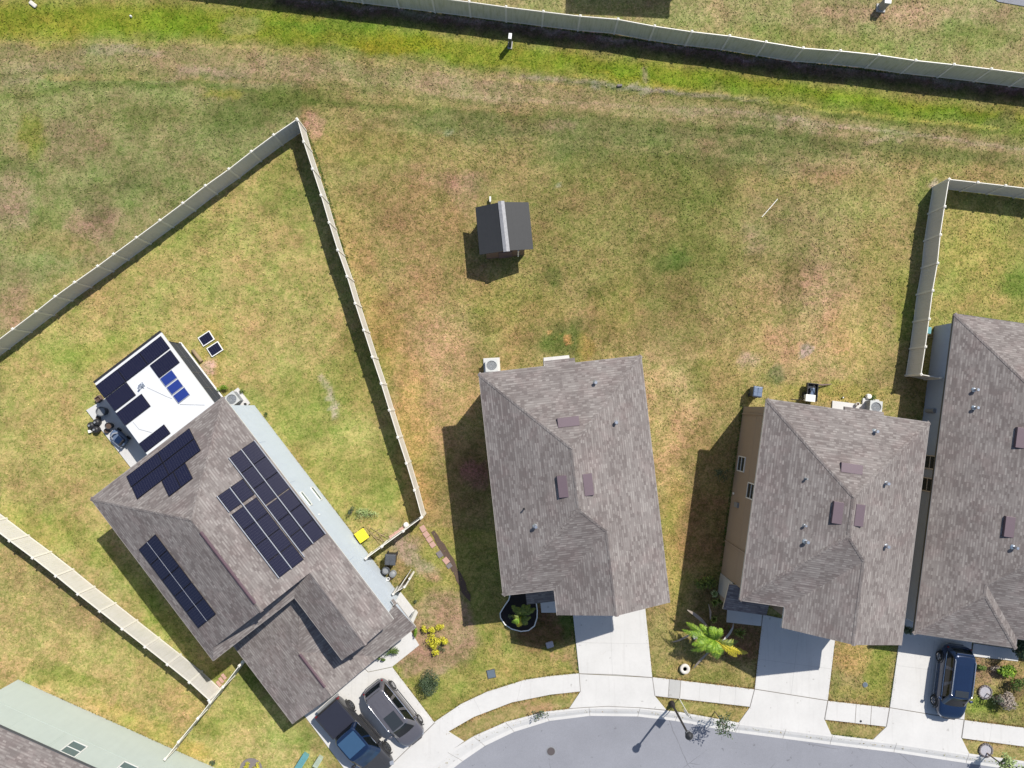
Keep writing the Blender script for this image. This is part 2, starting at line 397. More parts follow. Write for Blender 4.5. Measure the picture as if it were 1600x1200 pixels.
xs = np.concatenate([[-900, -400, -200], np.arange(-132, -42.1, 1.5), np.arange(-42, 42.01, .16), np.arange(43.5, 134, 1.5), [200, 400, 900]])
ys = np.concatenate([[-900, -400, -200], np.arange(-132, -36.1, 1.5), np.arange(-36, 34.01, .16), np.arange(35.5, 134, 1.5), [200, 400, 900]])
X, Y = np.meshgrid(xs, ys); PX, PY = Wn(X, Y)
wx = (vnoise(X, Y, .5, 1)-.5)*34+(vnoise(X, Y, 2.2, 2)-.5)*16; wy = (vnoise(X, Y, .5, 3)-.5)*30+(vnoise(X, Y, 2.2, 4)-.5)*14
QX, QY = PX+wx, PY+wy
C = np.zeros(X.shape+(3,)); RG = np.full(X.shape, .75)
def srgb(c): return np.array(alb(*c))
C[:] = srgb((166, 152, 98))
def blend(w_, col): global C; w_ = np.clip(w_, 0, 1)[..., None]; C = C*(1-w_)+srgb(col)*w_
def blob(cx, cy, rx, ry, col, a=1., rot=0, sharp=1.):
    c, s = math.cos(R(rot)), math.sin(R(rot)); dx, dy = QX-cx, QY-cy
    d = np.hypot((dx*c+dy*s)/rx, (-dx*s+dy*c)/ry); blend(a*np.clip((1.35-d)*1.6*sharp, 0, 1), col)
def band(pl, wd, col, a=1., soft=.6, warp=.4):
    d = dseg(PX+wx*warp, PY+wy*warp, pl); blend(a*np.clip((wd*(1+soft)-d)/(wd*soft*2), 0, 1), col)
def region(poly, col, a=1.): blend(inpoly(PX, PY, poly)*a, col)
FA = (0, 545); LY = [(0, 545), (467, 196), (660, 808), (575, 870), (333, 1090), (0, 815)]
RYD = [(1480, 292), (1640, 310), (1640, 560), (1440, 590)]
region([(-200, 120), (470, 130), (470, 190), (0, 530), (-200, 700)], (152, 150, 98))
region(LY, (184, 172, 106)); region(RYD, (166, 160, 92))
region([(-50, 800), (340, 1095), (255, 1190), (-50, 1060)], (190, 174, 112))
region([(340, 1090), (375, 1040), (520, 1210), (150, 1230), (262, 1185)], (188, 180, 112))
north = PY < np.interp(PX, [0, 400, 735, 1130, 1600], [-50, -15, 22, 78, 130]); blend(north*1., (166, 160, 108))
# swale: bright wet grass, then thatch
band([(-200, 30), (200, 36), (420, 46), (600, 62), (760, 84), (900, 104), (1100, 128), (1300, 158), (1500, 186), (1700, 214)], 24, (140, 150, 52), .95, .5)
band([(880, 102), (1100, 130), (1300, 156), (1500, 184), (1700, 212)], 11, (128, 150, 46), .8, .6, .5)
band([(-200, 20), (200, 25), (480, 40)], 26, (140, 150, 52), .8)
blob(60, 50, 90, 22, (160, 158, 62), .8); blob(380, 40, 30, 16, (150, 145, 95), .6)
blob(230, 45, 90, 20, (132, 152, 46), .6); blob(520, 42, 90, 10, (118, 145, 52), .7); blob(620, 70, 70, 12, (150, 150, 42), .7)
blob(1500, 180, 60, 8, (122, 148, 48), .7, 8); blob(1000, 122, 80, 6, (150, 146, 50), .7, 8); blob(1560, 192, 30, 10, (125, 125, 70), .7)
band([(820, 122), (1000, 136), (1200, 158)], 4, (168, 158, 148), .55, .7); blob(1000, 133, 60, 5, (184, 170, 158), .7, 6); blob(925, 138, 8, 5, (195, 185, 178), .8)
blob(1012, 115, 8, 10, (170, 150, 125), .7)
band([(-100, 96), (150, 88), (330, 92), (520, 112), (720, 138), (900, 150), (1150, 175), (1500, 215), (1650, 232)], 24, (154, 146, 104), .6, .8, 1.)
blob(735, 135, 90, 24, (172, 150, 116), .7, 4); blob(450, 110, 90, 22, (165, 150, 110), .6); blob(330, 115, 60, 10, (176, 155, 128), .7); blob(60, 110, 60, 14, (162, 152, 116), .5); blob(190, 80, 60, 8, (175, 158, 130), .6)
band([(-50, 152), (60, 146), (150, 130), (300, 130), (420, 146), (520, 162), (700, 176), (900, 188)], 5, (112, 124, 62), .7, .8)
blob(380, 180, 70, 28, (112, 124, 66), .75, -10); blob(240, 182, 60, 18, (120, 130, 70), .6); blob(460, 155, 60, 18, (110, 124, 60), .75)
blob(350, 150, 30, 8, (150, 152, 60), .6); blob(50, 210, 16, 34, (136, 142, 62), .8); blob(110, 220, 44, 34, (158, 140, 104), .75); blob(25, 265, 40, 14, (105, 118, 62), .7)
blob(150, 345, 40, 26, (172, 146, 116), .8, -20); blob(20, 320, 40, 40, (170, 150, 118), .7); blob(80, 380, 60, 20, (160, 152, 92), .6); blob(70, 345, 24, 18, (125, 132, 72), .6); blob(240, 280, 60, 20, (130, 136, 82), .5)
blob(200, 285, 20, 14, (112, 118, 72), .5); blob(20, 480, 50, 28, (172, 146, 112), .7, -30); blob(150, 320, 28, 20, (120, 122, 76), .5); blob(100, 460, 60, 30, (178, 160, 105), .6, -30)
# middle yard
blob(1000, 225, 240, 42, (116, 124, 74), .85, 3); blob(720, 195, 110, 20, (120, 126, 76), .75, 4); blob(1250, 215, 120, 22, (122, 126, 78), .7, 8)
blob(1450, 235, 130, 20, (130, 132, 78), .7, 8); blob(1330, 250, 60, 16, (165, 148, 108), .5, 8)
blob(1240, 255, 50, 16, (160, 144, 104), .7, 8); blob(1120, 222, 60, 10, (165, 150, 105), .6, 3); blob(880, 200, 30, 10, (165, 146, 112), .6); blob(1080, 168, 40, 7, (178, 156, 124), .6, 5); blob(1250, 195, 40, 6, (178, 162, 128), .6, 10); blob(1380, 222, 30, 6, (182, 162, 130), .6)
blob(1010, 280, 130, 46, (128, 130, 72), .75); blob(920, 320, 90, 50, (140, 138, 80), .7); blob(1050, 410, 90, 60, (132, 130, 74), .8); blob(1110, 350, 60, 60, (128, 132, 70), .6)
blob(640, 330, 90, 90, (160, 148, 92), .8); blob(690, 280, 60, 24, (168, 142, 112), .75, 20); blob(720, 300, 22, 30, (176, 146, 120), .6); blob(640, 250, 90, 24, (160, 154, 92), .6)
blob(640, 440, 70, 70, (158, 142, 92), .7); blob(730, 400, 20, 50, (150, 140, 84), .5); blob(560, 400, 28, 90, (184, 158, 102), .8, -16); blob(600, 520, 30, 70, (180, 158, 92), .7, -16)
blob(700, 560, 36, 80, (196, 168, 116), .85); blob(780, 520, 50, 60, (170, 156, 96), .6); blob(690, 470, 60, 30, (176, 156, 100), .6); blob(655, 700, 26, 110, (186, 166, 98), .75, -10); blob(715, 620, 20, 40, (180, 158, 100), .6)
blob(870, 400, 80, 50, (150, 142, 84), .6); blob(800, 480, 80, 40, (160, 150, 84), .6); blob(868, 428, 14, 14, (96, 112, 54), .7); blob(930, 455, 12, 10, (92, 112, 50), .7); blob(1055, 405, 26, 14, (92, 112, 52), .7)
blob(872, 532, 46, 26, (96, 114, 54), .7); blob(860, 530, 5, 4, (206, 160, 108), .9, 0, 2); blob(880, 536, 6, 6, (212, 160, 106), .9, 0, 2); blob(912, 545, 14, 22, (184, 156, 90), .7)
blob(960, 480, 40, 50, (146, 140, 76), .6); blob(1050, 500, 50, 60, (132, 128, 74), .7); blob(1075, 590, 26, 40, (120, 122, 66), .6)
blob(1040, 620, 40, 70, (188, 166, 118), .8, -10); blob(1060, 590, 18, 24, (200, 174, 134), .6, -20); blob(1035, 700, 24, 90, (182, 164, 104), .7); blob(1075, 560, 12, 16, (184, 160, 112), .6)
blob(1285, 470, 100, 66, (192, 160, 122), 1., 10); blob(1262, 545, 92, 58, (196, 168, 120), 1.); blob(1270, 400, 60, 30, (160, 142, 104), .6); blob(1180, 500, 30, 60, (176, 158, 100), .6); blob(1170, 560, 16, 16, (200, 178, 150), .7); blob(1250, 549, 9, 6, (176, 162, 150), .7, 20, 1.5)
blob(1190, 580, 30, 20, (186, 170, 110), .6); blob(1370, 430, 30, 60, (150, 148, 76), .6); blob(1340, 520, 40, 60, (188, 170, 104), .6); blob(1230, 460, 20, 60, (118, 126, 62), .5)
blob(1220, 330, 40, 30, (150, 142, 96), .5); blob(1290, 330, 40, 50, (170, 158, 106), .6); blob(1360, 330, 60, 24, (180, 166, 108), .6, 30); blob(1440, 330, 14, 60, (130, 134, 74), .6); blob(1180, 375, 18, 18, (170, 150, 120), .7); blob(1220, 400, 40, 40, (128, 128, 70), .5)
blob(1410, 480, 16, 60, (146, 150, 72), .7); blob(1300, 610, 80, 16, (176, 166, 92), .8); blob(1215, 588, 12, 12, (120, 134, 92), .6)
blob(703, 211, 6, 5, (176, 176, 152), .6); blob(870, 291, 5, 4, (172, 172, 150), .6); blob(486, 200, 14, 18, (190, 150, 124), .9, 0, 1.4); blob(560, 230, 80, 24, (168, 158, 90), .6); blob(1458, 288, 10, 6, (200, 176, 160), .8)
blob(708, 740, 60, 60, (120, 102, 70), .4); blob(738, 742, 22, 18, (170, 130, 110), .85, 30, 2)
blob(650, 380, 110, 130, (172, 148, 98), .55); blob(680, 590, 60, 110, (190, 162, 112), .7); blob(700, 540, 40, 60, (200, 170, 124), .7); blob(640, 700, 30, 120, (188, 162, 98), .6); blob(1045, 650, 44, 120, (190, 166, 116), .7); blob(940, 300, 60, 40, (168, 150, 98), .4); blob(800, 230, 60, 20, (165, 148, 96), .4)
blob(1230, 360, 90, 40, (172, 156, 108), .5); blob(1350, 400, 60, 60, (176, 160, 104), .5); blob(820, 520, 40, 30, (182, 160, 104), .5); blob(1130, 590, 50, 40, (160, 150, 88), .5); blob(1055, 860, 20, 120, (186, 166, 98), .7)
# left yard
blob(290, 370, 40, 20, (146, 150, 78), .6); blob(440, 300, 30, 60, (140, 148, 76), .6); blob(360, 450, 120, 40, (178, 168, 102), .6); blob(150, 545, 60, 16, (150, 154, 76), .6, -25)
blob(480, 640, 60, 60, (140, 146, 74), .7, 20); blob(540, 760, 60, 60, (150, 154, 80), .7, 20); blob(560, 580, 40, 60, (152, 150, 78), .6); blob(600, 740, 26, 60, (146, 152, 78), .7); blob(380, 620, 40, 20, (142, 150, 80), .7)
blob(440, 520, 60, 50, (186, 168, 108), .6); blob(330, 545, 20, 40, (190, 168, 96), .6); blob(327, 578, 12, 10, (214, 190, 160), .8); band([(503, 590), (512, 606), (519, 620), (524, 634), (527, 646)], 3.6, (196, 178, 150), .8, .9, .35); blob(524, 638, 4, 7, (206, 188, 164), .7, -20, 1.6); blob(517, 616, 4, 5, (200, 184, 158), .6, -20, 1.6)
blob(90, 640, 60, 80, (186, 176, 106), .6); blob(120, 560, 50, 20, (160, 160, 84), .6); blob(60, 830, 60, 30, (176, 172, 92), .6, 30); blob(150, 860, 90, 20, (156, 160, 82), .7, 40); blob(240, 950, 70, 16, (150, 158, 78), .7, 45); blob(370, 1050, 30, 14, (150, 146, 80), .6)
blob(470, 730, 24, 40, (160, 152, 84), .6); blob(560, 850, 40, 30, (186, 176, 108), .6); blob(620, 855, 30, 20, (176, 166, 110), .6); blob(640, 830, 30, 20, (180, 160, 130), .5)
# lower left, front
blob(130, 930, 80, 50, (176, 160, 108), .6, 30); blob(250, 1060, 90, 30, (194, 178, 112), .7, 35); blob(230, 1140, 100, 14, (196, 178, 104), .7, 25); blob(110, 1060, 60, 14, (150, 154, 78), .7); blob(60, 1055, 40, 8, (150, 160, 84), .6); blob(70, 1040, 26, 10, (120, 138, 62), .5)
blob(380, 1110, 30, 26, (160, 158, 86), .6); blob(390, 1060, 30, 20, (130, 142, 74), .6); blob(330, 1140, 30, 20, (150, 156, 78), .7); blob(430, 1180, 50, 20, (196, 184, 120), .6); blob(460, 1150, 26, 20, (140, 150, 76), .5); blob(300, 1180, 30, 10, (200, 180, 100), .6)
region([(640, 820), (770, 830), (900, 1052), (820, 1062), (678, 1128), (612, 1045), (655, 1005)], (166, 160, 90))
blob(700, 960, 40, 40, (146, 150, 78), .6); blob(735, 1010, 30, 50, (130, 142, 66), .6); blob(820, 1020, 60, 30, (178, 168, 98), .7); blob(860, 1020, 22, 16, (140, 146, 74), .6); blob(878, 1032, 14, 8, (196, 160, 118), .7); blob(710, 1090, 40, 26, (150, 152, 80), .6); blob(800, 1050, 40, 14, (170, 160, 90), .6)
blob(650, 870, 40, 12, (184, 166, 142), .75, 48, 1.3); blob(668, 898, 16, 8, (186, 150, 116), .8, 20); blob(640, 850, 22, 14, (170, 152, 124), .6); blob(636, 935, 24, 12, (140, 144, 76), .6)
blob(690, 985, 46, 56, (172, 148, 114), .95, 0, 1.6); blob(655, 1030, 26, 18, (168, 146, 112), .9, -30, 1.6); blob(680, 1052, 16, 10, (172, 152, 120), .8); blob(850, 985, 40, 30, (120, 88, 66), .8); blob(885, 980, 12, 24, (88, 108, 50), .8)
blob(1090, 1050, 70, 12, (166, 152, 92), .6, 8); blob(1120, 1060, 40, 8, (140, 146, 74), .6); blob(1150, 1000, 40, 30, (140, 104, 78), .8); blob(1115, 945, 30, 40, (104, 84, 58), .6); blob(1330, 1030, 26, 26, (196, 166, 106), .8); blob(1375, 1050, 22, 50, (150, 156, 74), .8); blob(1345, 1085, 40, 8, (170, 158, 90), .6)
blob(1100, 830, 40, 60, (150, 118, 84), .5); blob(1090, 700, 30, 40, (150, 130, 84), .5)
band([(700, 1138), (760, 1110), (830, 1092), (905, 1088)], 6, (160, 142, 88), .6); blob(850, 1098, 40, 6, (180, 150, 110), .7); band([(1040, 1100), (1160, 1118)], 7, (170, 156, 96), .6); blob(1530, 1040, 40, 26, (178, 150, 116), .8); blob(1560, 1100, 50, 16, (146, 156, 72), .8); blob(1540, 1165, 40, 8, (182, 156, 110), .7); blob(1580, 1085, 20, 30, (120, 104, 74), .7)
blob(1400, 20, 100, 20, (190, 162, 128), .8); blob(1290, 10, 60, 12, (176, 150, 116), .7); blob(1530, 24, 50, 14, (184, 162, 124), .7); blob(1100, 12, 80, 12, (176, 162, 116), .6); blob(1280, 60, 120, 14, (146, 150, 84), .7, 6); blob(1520, 60, 60, 14, (140, 146, 82), .7)
blob(1530, 400, 50, 50, (176, 166, 92), .6); blob(1590, 440, 26, 26, (116, 138, 60), .8); blob(1510, 470, 60, 14, (182, 164, 100), .7)
FTOP = [(430, -12), (560, 5), (622, 12.5), (679, 19), (735, 27), (792, 35), (846, 42), (902, 49), (958, 57), (1013, 64), (1068, 71), (1125, 80), (1180, 86), (1237, 95), (1293, 101), (1350, 109), (1407, 115), (1466, 121), (1522, 128), (1600, 137), (1700, 150)]
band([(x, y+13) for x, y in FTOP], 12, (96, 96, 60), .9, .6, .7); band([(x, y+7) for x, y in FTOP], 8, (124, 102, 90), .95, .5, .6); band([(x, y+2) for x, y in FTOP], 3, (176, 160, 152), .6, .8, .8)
for k_, (pl_, wd_, cl_, al_) in enumerate([([(-100, 100), (200, 96), (480, 118), (760, 150), (1000, 178), (1300, 206), (1700, 250)], 2.2, (186, 168, 124), .5), ([(-100, 118), (200, 110), (480, 130), (760, 163), (1000, 190), (1300, 219), (1700, 263)], 2.5, (112, 120, 66), .5), ([(700, 150), (1000, 166), (1300, 196), (1700, 244)], 2, (184, 166, 130), .55),
    ([(1100, 168), (1350, 200), (1700, 246)], 2, (186, 170, 138), .6), ([(0, 66), (300, 66), (520, 90), (760, 122), (900, 138)], 2.5, (190, 176, 112), .5), ([(900, 118), (1100, 142), (1300, 172), (1560, 200)], 2, (196, 186, 96), .6), ([(880, 128), (1100, 152), (1300, 180), (1560, 207)], 1.8, (92, 108, 44), .7),
    ([(480, 70), (640, 92), (800, 112)], 2, (92, 116, 44), .5), ([(1150, 205), (1400, 236), (1700, 268)], 2.4, (108, 118, 66), .5), ([(540, 200), (800, 214), (1100, 240), (1440, 262)], 2.6, (176, 162, 112), .35), ([(700, 292), (735, 345)], 1.5, (190, 165, 120), .6), ([(710, 290), (742, 310), (744, 345)], 1.5, (188, 160, 118), .5)]):
    band(pl_, wd_, cl_, al_, .9, .22)
# broad natural variation
b1 = vnoise(X, Y, .22, 11, 4); b2 = vnoise(X, Y, .9, 12, 4); b3 = vnoise(X, Y, 3.2, 13, 2)
C *= .92*(1+(b1-.5)*.30+(b2-.5)*.50+(b3-.5)*.40)[..., None]
gsh = ((b2-.5)*.7+(vnoise(X, Y, .5, 14, 4)-.5)*1.1)[..., None]; C *= 1+gsh*np.array([[-.30, .03, -.26]])
RG = np.where(inpoly(PX, PY, LY), .42, .85); RG = np.where(PX < 420, np.minimum(RG, .55), RG); RG = np.where((PY > 960) & (PX < 1000), .5, RG)
far = np.clip((np.maximum(np.abs(X), np.abs(Y))-60)/60, 0, 1)[..., None]; C = C*(1-far)+srgb((158, 150, 96))*.92*far; C = np.clip(C, .01, .8)
MIDK = [((a+c)/2, (b+d)/2) for (a, b), (c, d) in zip(KERB_UP, KERB_LO)]
roadpoly = MIDK+[(2600, 2600), (520, 2600), (520, 1420)]
Z = np.where(inpoly(PX, PY, roadpoly), -.25, 0.)+0.
flat = (vnoise(X, Y, .35, 21, 3)-.5)*.05; Z = np.where(Z == 0, np.minimum(flat-.025, 0), Z)
ny, nx = X.shape
vs = np.stack([X, Y, Z], -1).reshape(-1, 3); idx = np.arange(nx*ny).reshape(ny, nx)
fs = np.stack([idx[:-1, :-1], idx[:-1, 1:], idx[1:, 1:], idx[1:, :-1]], -1).reshape(-1, 4)
me = bpy.data.meshes.new('lawn'); me.vertices.add(len(vs)); me.vertices.foreach_set('co', vs.ravel())
me.loops.add(len(fs)*4); me.loops.foreach_set('vertex_index', fs.ravel()); me.polygons.add(len(fs))
me.polygons.foreach_set('loop_start', np.arange(len(fs))*4); me.update(calc_edges=True)
ca = me.color_attributes.new('soil', 'FLOAT_COLOR', 'POINT')
ca.data.foreach_set('color', np.concatenate([C.reshape(-1, 3), RG.reshape(-1, 1)], 1).ravel())
me.materials.append(M['lawn']); lawn = bpy.data.objects.new('lawn', me); COL.objects.link(lawn); struct(lawn)

# ---- paved sheets
def P2(pl, z=0): return [tuple(W(x, y, z))[:2] for x, y in pl]
def slab(name, poly, z1=.05, mat='concrete', z0=-.2):
    return struct(MB().prism(P2(poly), z0, z1).build(name, mat, bevel=.012))
mb = MB(); lo = P2(KERB_LO); far = P2([(2700, 2600), (500, 2600), (500, 1420)])
mb.face([(x, y, -.10) for x, y in lo+far][::-1]); struct(mb.build('road', 'asphalt'))
mb = MB(); up = P2(KERB_UP)                         # rolled kerb, real step between lawn and road
for i in range(len(up)-1):
    a, b, c, d = up[i], up[i+1], lo[i+1], lo[i]
    def lerp(p, q, t): return (p[0]+(q[0]-p[0])*t, p[1]+(q[1]-p[1])*t)
    prof = [(0, -.2), (0, .045), (.18, .05), (.45, .0), (.75, -.085), (1.03, -.092), (1.03, -.2)]
    for (t0, z0), (t1, z1) in zip(prof[:-1], prof[1:]):
        p, q, r_, s_ = lerp(a, d, t0), lerp(b, c, t0), lerp(b, c, t1), lerp(a, d, t1)
        mb.face([(p[0], p[1], z0), (s_[0], s_[1], z1), (r_[0], r_[1], z1), (q[0], q[1], z0)])
struct(mb.build('kerb', 'concrete'))
def seamline(pts, wd=.035, z=.056):
    m_ = MB()
    for a, b in zip(pts[:-1], pts[1:]):
        A, B = W(*a, z), W(*b, z); d = (B-A).normalized(); n_ = Vector((-d.y, d.x, 0))*wd/2
        m_.face([A-n_, B-n_, B+n_, A+n_])
    return m_
slab('driveway', [(893, 940), (905, 1052), (1019, 1058), (1006, 930)])
slab('driveway', [(905, 1053), (907, 1080), (889, 1107), (920, 1104), (1000, 1105), (1041, 1109), (1023, 1087), (1019, 1059)], .048)
slab('driveway', [(1192, 960), (1179, 1076), (1293, 1094), (1306, 985)])
slab('driveway', [(1179, 1077), (1172, 1104), (1154, 1129), (1299, 1148), (1288, 1124), (1293, 1095)], .048)
slab('driveway', [(1410, 965), (1390, 1105), (1506, 1124), (1520, 985)])
slab('driveway', [(1390, 1106), (1385, 1135), (1363, 1156), (1514, 1177), (1502, 1153), (1506, 1125)], .048)
slab('driveway', [(470, 1110), (545, 1020), (575, 1050.5), (613, 1042.5), (679, 1129), (600, 1205), (560, 1230)])
slab('driveway', [(679.5, 1129.5), (725, 1158), (640, 1219), (560, 1295), (556, 1240), (600.5, 1205.5)], .048)
slab('sidewalk', [(678.5, 1128), (720, 1100), (760, 1081), (820, 1062), (862, 1056), (904.5, 1052), (906.5, 1080), (860, 1085), (800, 1097), (740, 1120), (695, 1146)], .052)
slab('sidewalk', [(1019.5, 1058), (1178.5, 1077), (1171.5, 1104), (1023.5, 1087)], .052)
slab('sidewalk', [(1293.5, 1095), (1389.5, 1106), (1384.5, 1135), (1288.5, 1124)], .052)
slab('sidewalk', [(1506.5, 1125), (1700, 1150), (1696, 1179), (1502.5, 1153)], .052)
slab('path', [(546, 1019), (632, 970), (655, 1008), (613, 1041.5), (575.5, 1049.5)], .05)
slab('path', [(600, 930), (626, 925), (651, 957), (636, 972)], .045)
slab('path', [(1137, 940), (1135, 972), (1189, 978), (1191.5, 952)], .05)
slab('path', [(843, 930), (846, 957), (870, 957), (868, 925)], .05)
slab('path', [(1520.5, 1005), (1592, 1015), (1590, 1033), (1518, 1025)], .05)
slab('patio', [(135.5, 641), (164, 623), (283, 538), (345, 620), (240, 740), (214, 742)], .08)
slab('patio', [(849, 559), (889, 555), (892, 575), (850, 578)], .08)
slab('patio', [(1300, 626), (1347, 632), (1345, 650), (1299, 646)], .08)
struct(MB().prism(P2([(1540, -10), (1560, 3), (1612, 12), (1900, 60), (1900, -200), (1540, -200)]), -.2, .03).build('road', 'asphalt'))
m_ = MB()
for pts in ([(905, 1052.5), (960, 1054), (1019, 1058.5)], [(890, 1107), (950, 1103.5), (1000, 1106), (1041, 1110)], [(1179, 1076.5), (1293, 1094.5)], [(1390, 1105.5), (1506, 1124.5)], [(679, 1129.3), (600.3, 1205.3)],
            [(1046, 1061), (1044, 1089)], [(1064, 1063), (1062, 1092)], [(1338, 1100), (1336, 1130)], [(1362, 1103), (1360, 1133)], [(905, 1053), (907, 1080)], [(1019.3, 1058), (1023.3, 1087)],
            [(1178.8, 1077), (1171.8, 1104)], [(1293.3, 1095), (1288.3, 1124)], [(1389.8, 1106), (1384.8, 1135)], [(1506.3, 1125), (1502.3, 1153)]):
    t = seamline(pts); m_.f += [[k+len(m_.v) for k in f] for f in t.f]; m_.v += t.v; m_.m += t.m; m_.val += t.val
struct(m_.build('pavement_joints', 'seam'))
m_ = MB()
for pts in ([(1094, 1067), (1092, 1095)], [(1126, 1070), (1124, 1098)], [(1150, 1073), (1148, 1101)], [(815, 1064), (808, 1095)], [(740, 1091), (752, 1115)], [(1550, 1131), (1546, 1159)], [(957, 1055), (953, 953)], [(1236, 1085), (1248, 990)], [(1448, 1115), (1460, 1000)], [(590, 1000), (610, 1030)], [(630, 1085), (575, 1130)], [(900, 1004), (1013, 1006)], [(1186, 1030), (1298, 1045)], [(1402, 1040), (1512, 1054)]):
    t = seamline(pts, .018, .0545); m_.f += [[k+len(m_.v) for k in f] for f in t.f]; m_.v += t.v; m_.m += t.m; m_.val += t.val
struct(m_.build('pavement_joints', 'concrete_patch'))
m_ = MB().face([tuple(W(*p, .0575)) for p in [(1046.5, 1061.5), (1063.5, 1063.5), (1061.5, 1091.5), (1044.5, 1089)]][::-1])
for f in m_.f: f.reverse()
struct(m_.build('pavement_patch', 'concrete_patch'))
# gravel strip along the long fence, black mulch bed, mulch rings, earth strip
def strip(name, pts, wd, mat, z=.03, seed=1, jit=.12):
    r = rng(seed); L = []; Rr = []; P = [W(*p, 0) for p in pts]; Q = []
    for a, b in zip(P[:-1], P[1:]):
        k = max(1, int((b-a).length/.35)); Q += [a.lerp(b, i/k) for i in range(k)]
    Q.append(P[-1])
    for i, q in enumerate(Q):
        d = (Q[min(i+1, len(Q)-1)]-Q[max(0, i-1)]).normalized(); n_ = Vector((-d.y, d.x, 0)); e = min(1, min(i, len(Q)-1-i)/2+.3)
        L.append(q+n_*(wd/2*e+r.uniform(-jit, jit))); Rr.append(q-n_*(wd/2*e+r.uniform(-jit, jit)))
    m_ = MB()
    for i in range(len(Q)-1):
        m_.face([(Rr[i].x, Rr[i].y, z), (Rr[i+1].x, Rr[i+1].y, z), (L[i+1].x, L[i+1].y, z), (L[i].x, L[i].y, z)])
    return struct(m_.build(name, mat))
strip('earth_strip', [(676, 830), (700, 868), (718, 905), (735, 940)], .42, M['soil'], .012, 6, .08)

def kerb_joints():
    m_ = MB(); r_ = .011; prof = [(.0, .05), (.18, .055), (.45, .005), (.75, -.08), (1.03, -.087)]
    for i in range(2, len(up)-2):
        a, b_, c_, d_ = up[i], up[i+1], lo[i+1], lo[i]; L_ = math.hypot(b_[0]-a[0], b_[1]-a[1]); n_ = max(1, int(L_/3.05))
        for k in range(n_):
            t = k/n_; P0 = (a[0]+(b_[0]-a[0])*t, a[1]+(b_[1]-a[1])*t); P1 = (d_[0]+(c_[0]-d_[0])*t, d_[1]+(c_[1]-d_[1])*t); ux, uy = (b_[0]-a[0])/L_*r_, (b_[1]-a[1])/L_*r_
            for (t0, z0), (t1, z1) in zip(prof[:-1], prof[1:]):
                q0 = (P0[0]+(P1[0]-P0[0])*t0, P0[1]+(P1[1]-P0[1])*t0); q1 = (P0[0]+(P1[0]-P0[0])*t1, P0[1]+(P1[1]-P0[1])*t1)
                m_.face([(q0[0]-ux, q0[1]-uy, z0+.002), (q1[0]-ux, q1[1]-uy, z1+.002), (q1[0]+ux, q1[1]+uy, z1+.002), (q0[0]+ux, q0[1]+uy, z0+.002)])
    struct(m_.build('pavement_joints', 'seam'))
kerb_joints()

# ============================================================ FENCES
def fence(name, label, tops, h=1.83, mat='vinyl', group=None, skip=(), jit=0.0, seed=3):
    P = [W(x, y, h) for x, y in tops]; r = rng(seed)
    root = thing(name, label, 'fence', (P[0].x, P[0].y, 0), group=group)
    for i, p in enumerate(P):
        a = P[max(i-1, 0)]; b = P[min(i+1, len(P)-1)]; ang = math.atan2(b.y-a.y, b.x-a.x)
        MB().box(p.x, p.y, -.05, h+.02, .127, .127, ang).box(p.x, p.y, h+.02, h+.05, .155, .155, ang).box(p.x, p.y, h+.05, h+.09, .13, .13, ang, taper=.3).build('post', 'vinyl_cap', root)
    for i in range(len(P)-1):
        if i in skip: continue
        a, b = P[i], P[i+1]; d = (b-a); L = d.length-.12; ang = math.atan2(d.y, d.x); c = (a+b)/2
        lean = r.uniform(-.012, .012)
        pn = MB(); n_ = Vector((-d.y, d.x, 0)).normalized(); nb = max(3, int(L/.152)); e = d.normalized()
        for k in range(nb):                        # tongue and groove boards, slightly V-jointed
            s0 = -L/2+L*k/nb; s1 = s0+L/nb
            for sgn in (1, -1):
                o_ = n_*.011*sgn; v_ = n_*.004*sgn; q = [c+e*s0+v_, c+e*(s0+.008)+o_, c+e*(s1-.008)+o_, c+e*s1+v_]
                for u_, w_ in zip(q[:-1], q[1:]): pn.face([(u_.x, u_.y, .09), (w_.x, w_.y, .09), (w_.x, w_.y, h-.10), (u_.x, u_.y, h-.10)] if sgn < 0 else [(w_.x, w_.y, .09), (u_.x, u_.y, .09), (u_.x, u_.y, h-.10), (w_.x, w_.y, h-.10)])
        pn.build('panel', mat, root)
        MB().box(c.x, c.y, h-.12, h-.01, L, .045, ang+lean*.2).build('rail', 'vinyl_cap', root); MB().box(c.x, c.y, .03, .11, L, .045, ang).build('rail', 'vinyl_cap', root)
    return root
TOPF = [(733, 2.7), (790.7, 10.7), (849, 18), (906.7, 25), (965.7, 30), (1023, 40.7), (1081, 49.3), (1140, 56), (1197, 65.5), (1255, 75), (1313, 79.3), (1373, 85.7), (1430.7, 94.3), (1490.7, 100.7), (1549, 107.7), (1607, 115), (1665, 122), (1723, 130)]
TOPF = [(733-58*k, 2.7-7.3*k) for k in range(9, 0, -1)]+TOPF
fence('privacy_fence', 'long beige vinyl privacy fence with mildewed panels running across the top behind the drainage strip', TOPF, mat='vinyl_old')
fence('privacy_fence', 'beige vinyl fence leading diagonally from the left picture edge up to the peaked corner post', [(464, 186), (427.7, 210.7), (392.7, 236.7), (357.7, 264), (321, 290), (285.7, 317.3), (250, 344), (213.3, 371), (177.7, 397), (152.7, 415.7), (116.7, 441), (86, 463), (56, 486.7), (20, 514), (-16, 541), (-52, 568), (-88, 595)])
fence('privacy_fence', 'narrow-looking beige fence between the solar house yard and the open lot with the shed', [(465.3, 187.8), (474.5, 221.5), (488.3, 264), (501.7, 305), (514.3, 347.7), (527.7, 390.7), (542.3, 431.7), (555, 474), (568.3, 515.7), (581.7, 557.7), (595.7, 599.3), (608.3, 640.7), (621.7, 683.3), (635, 724), (647.7, 766), (659, 808)])
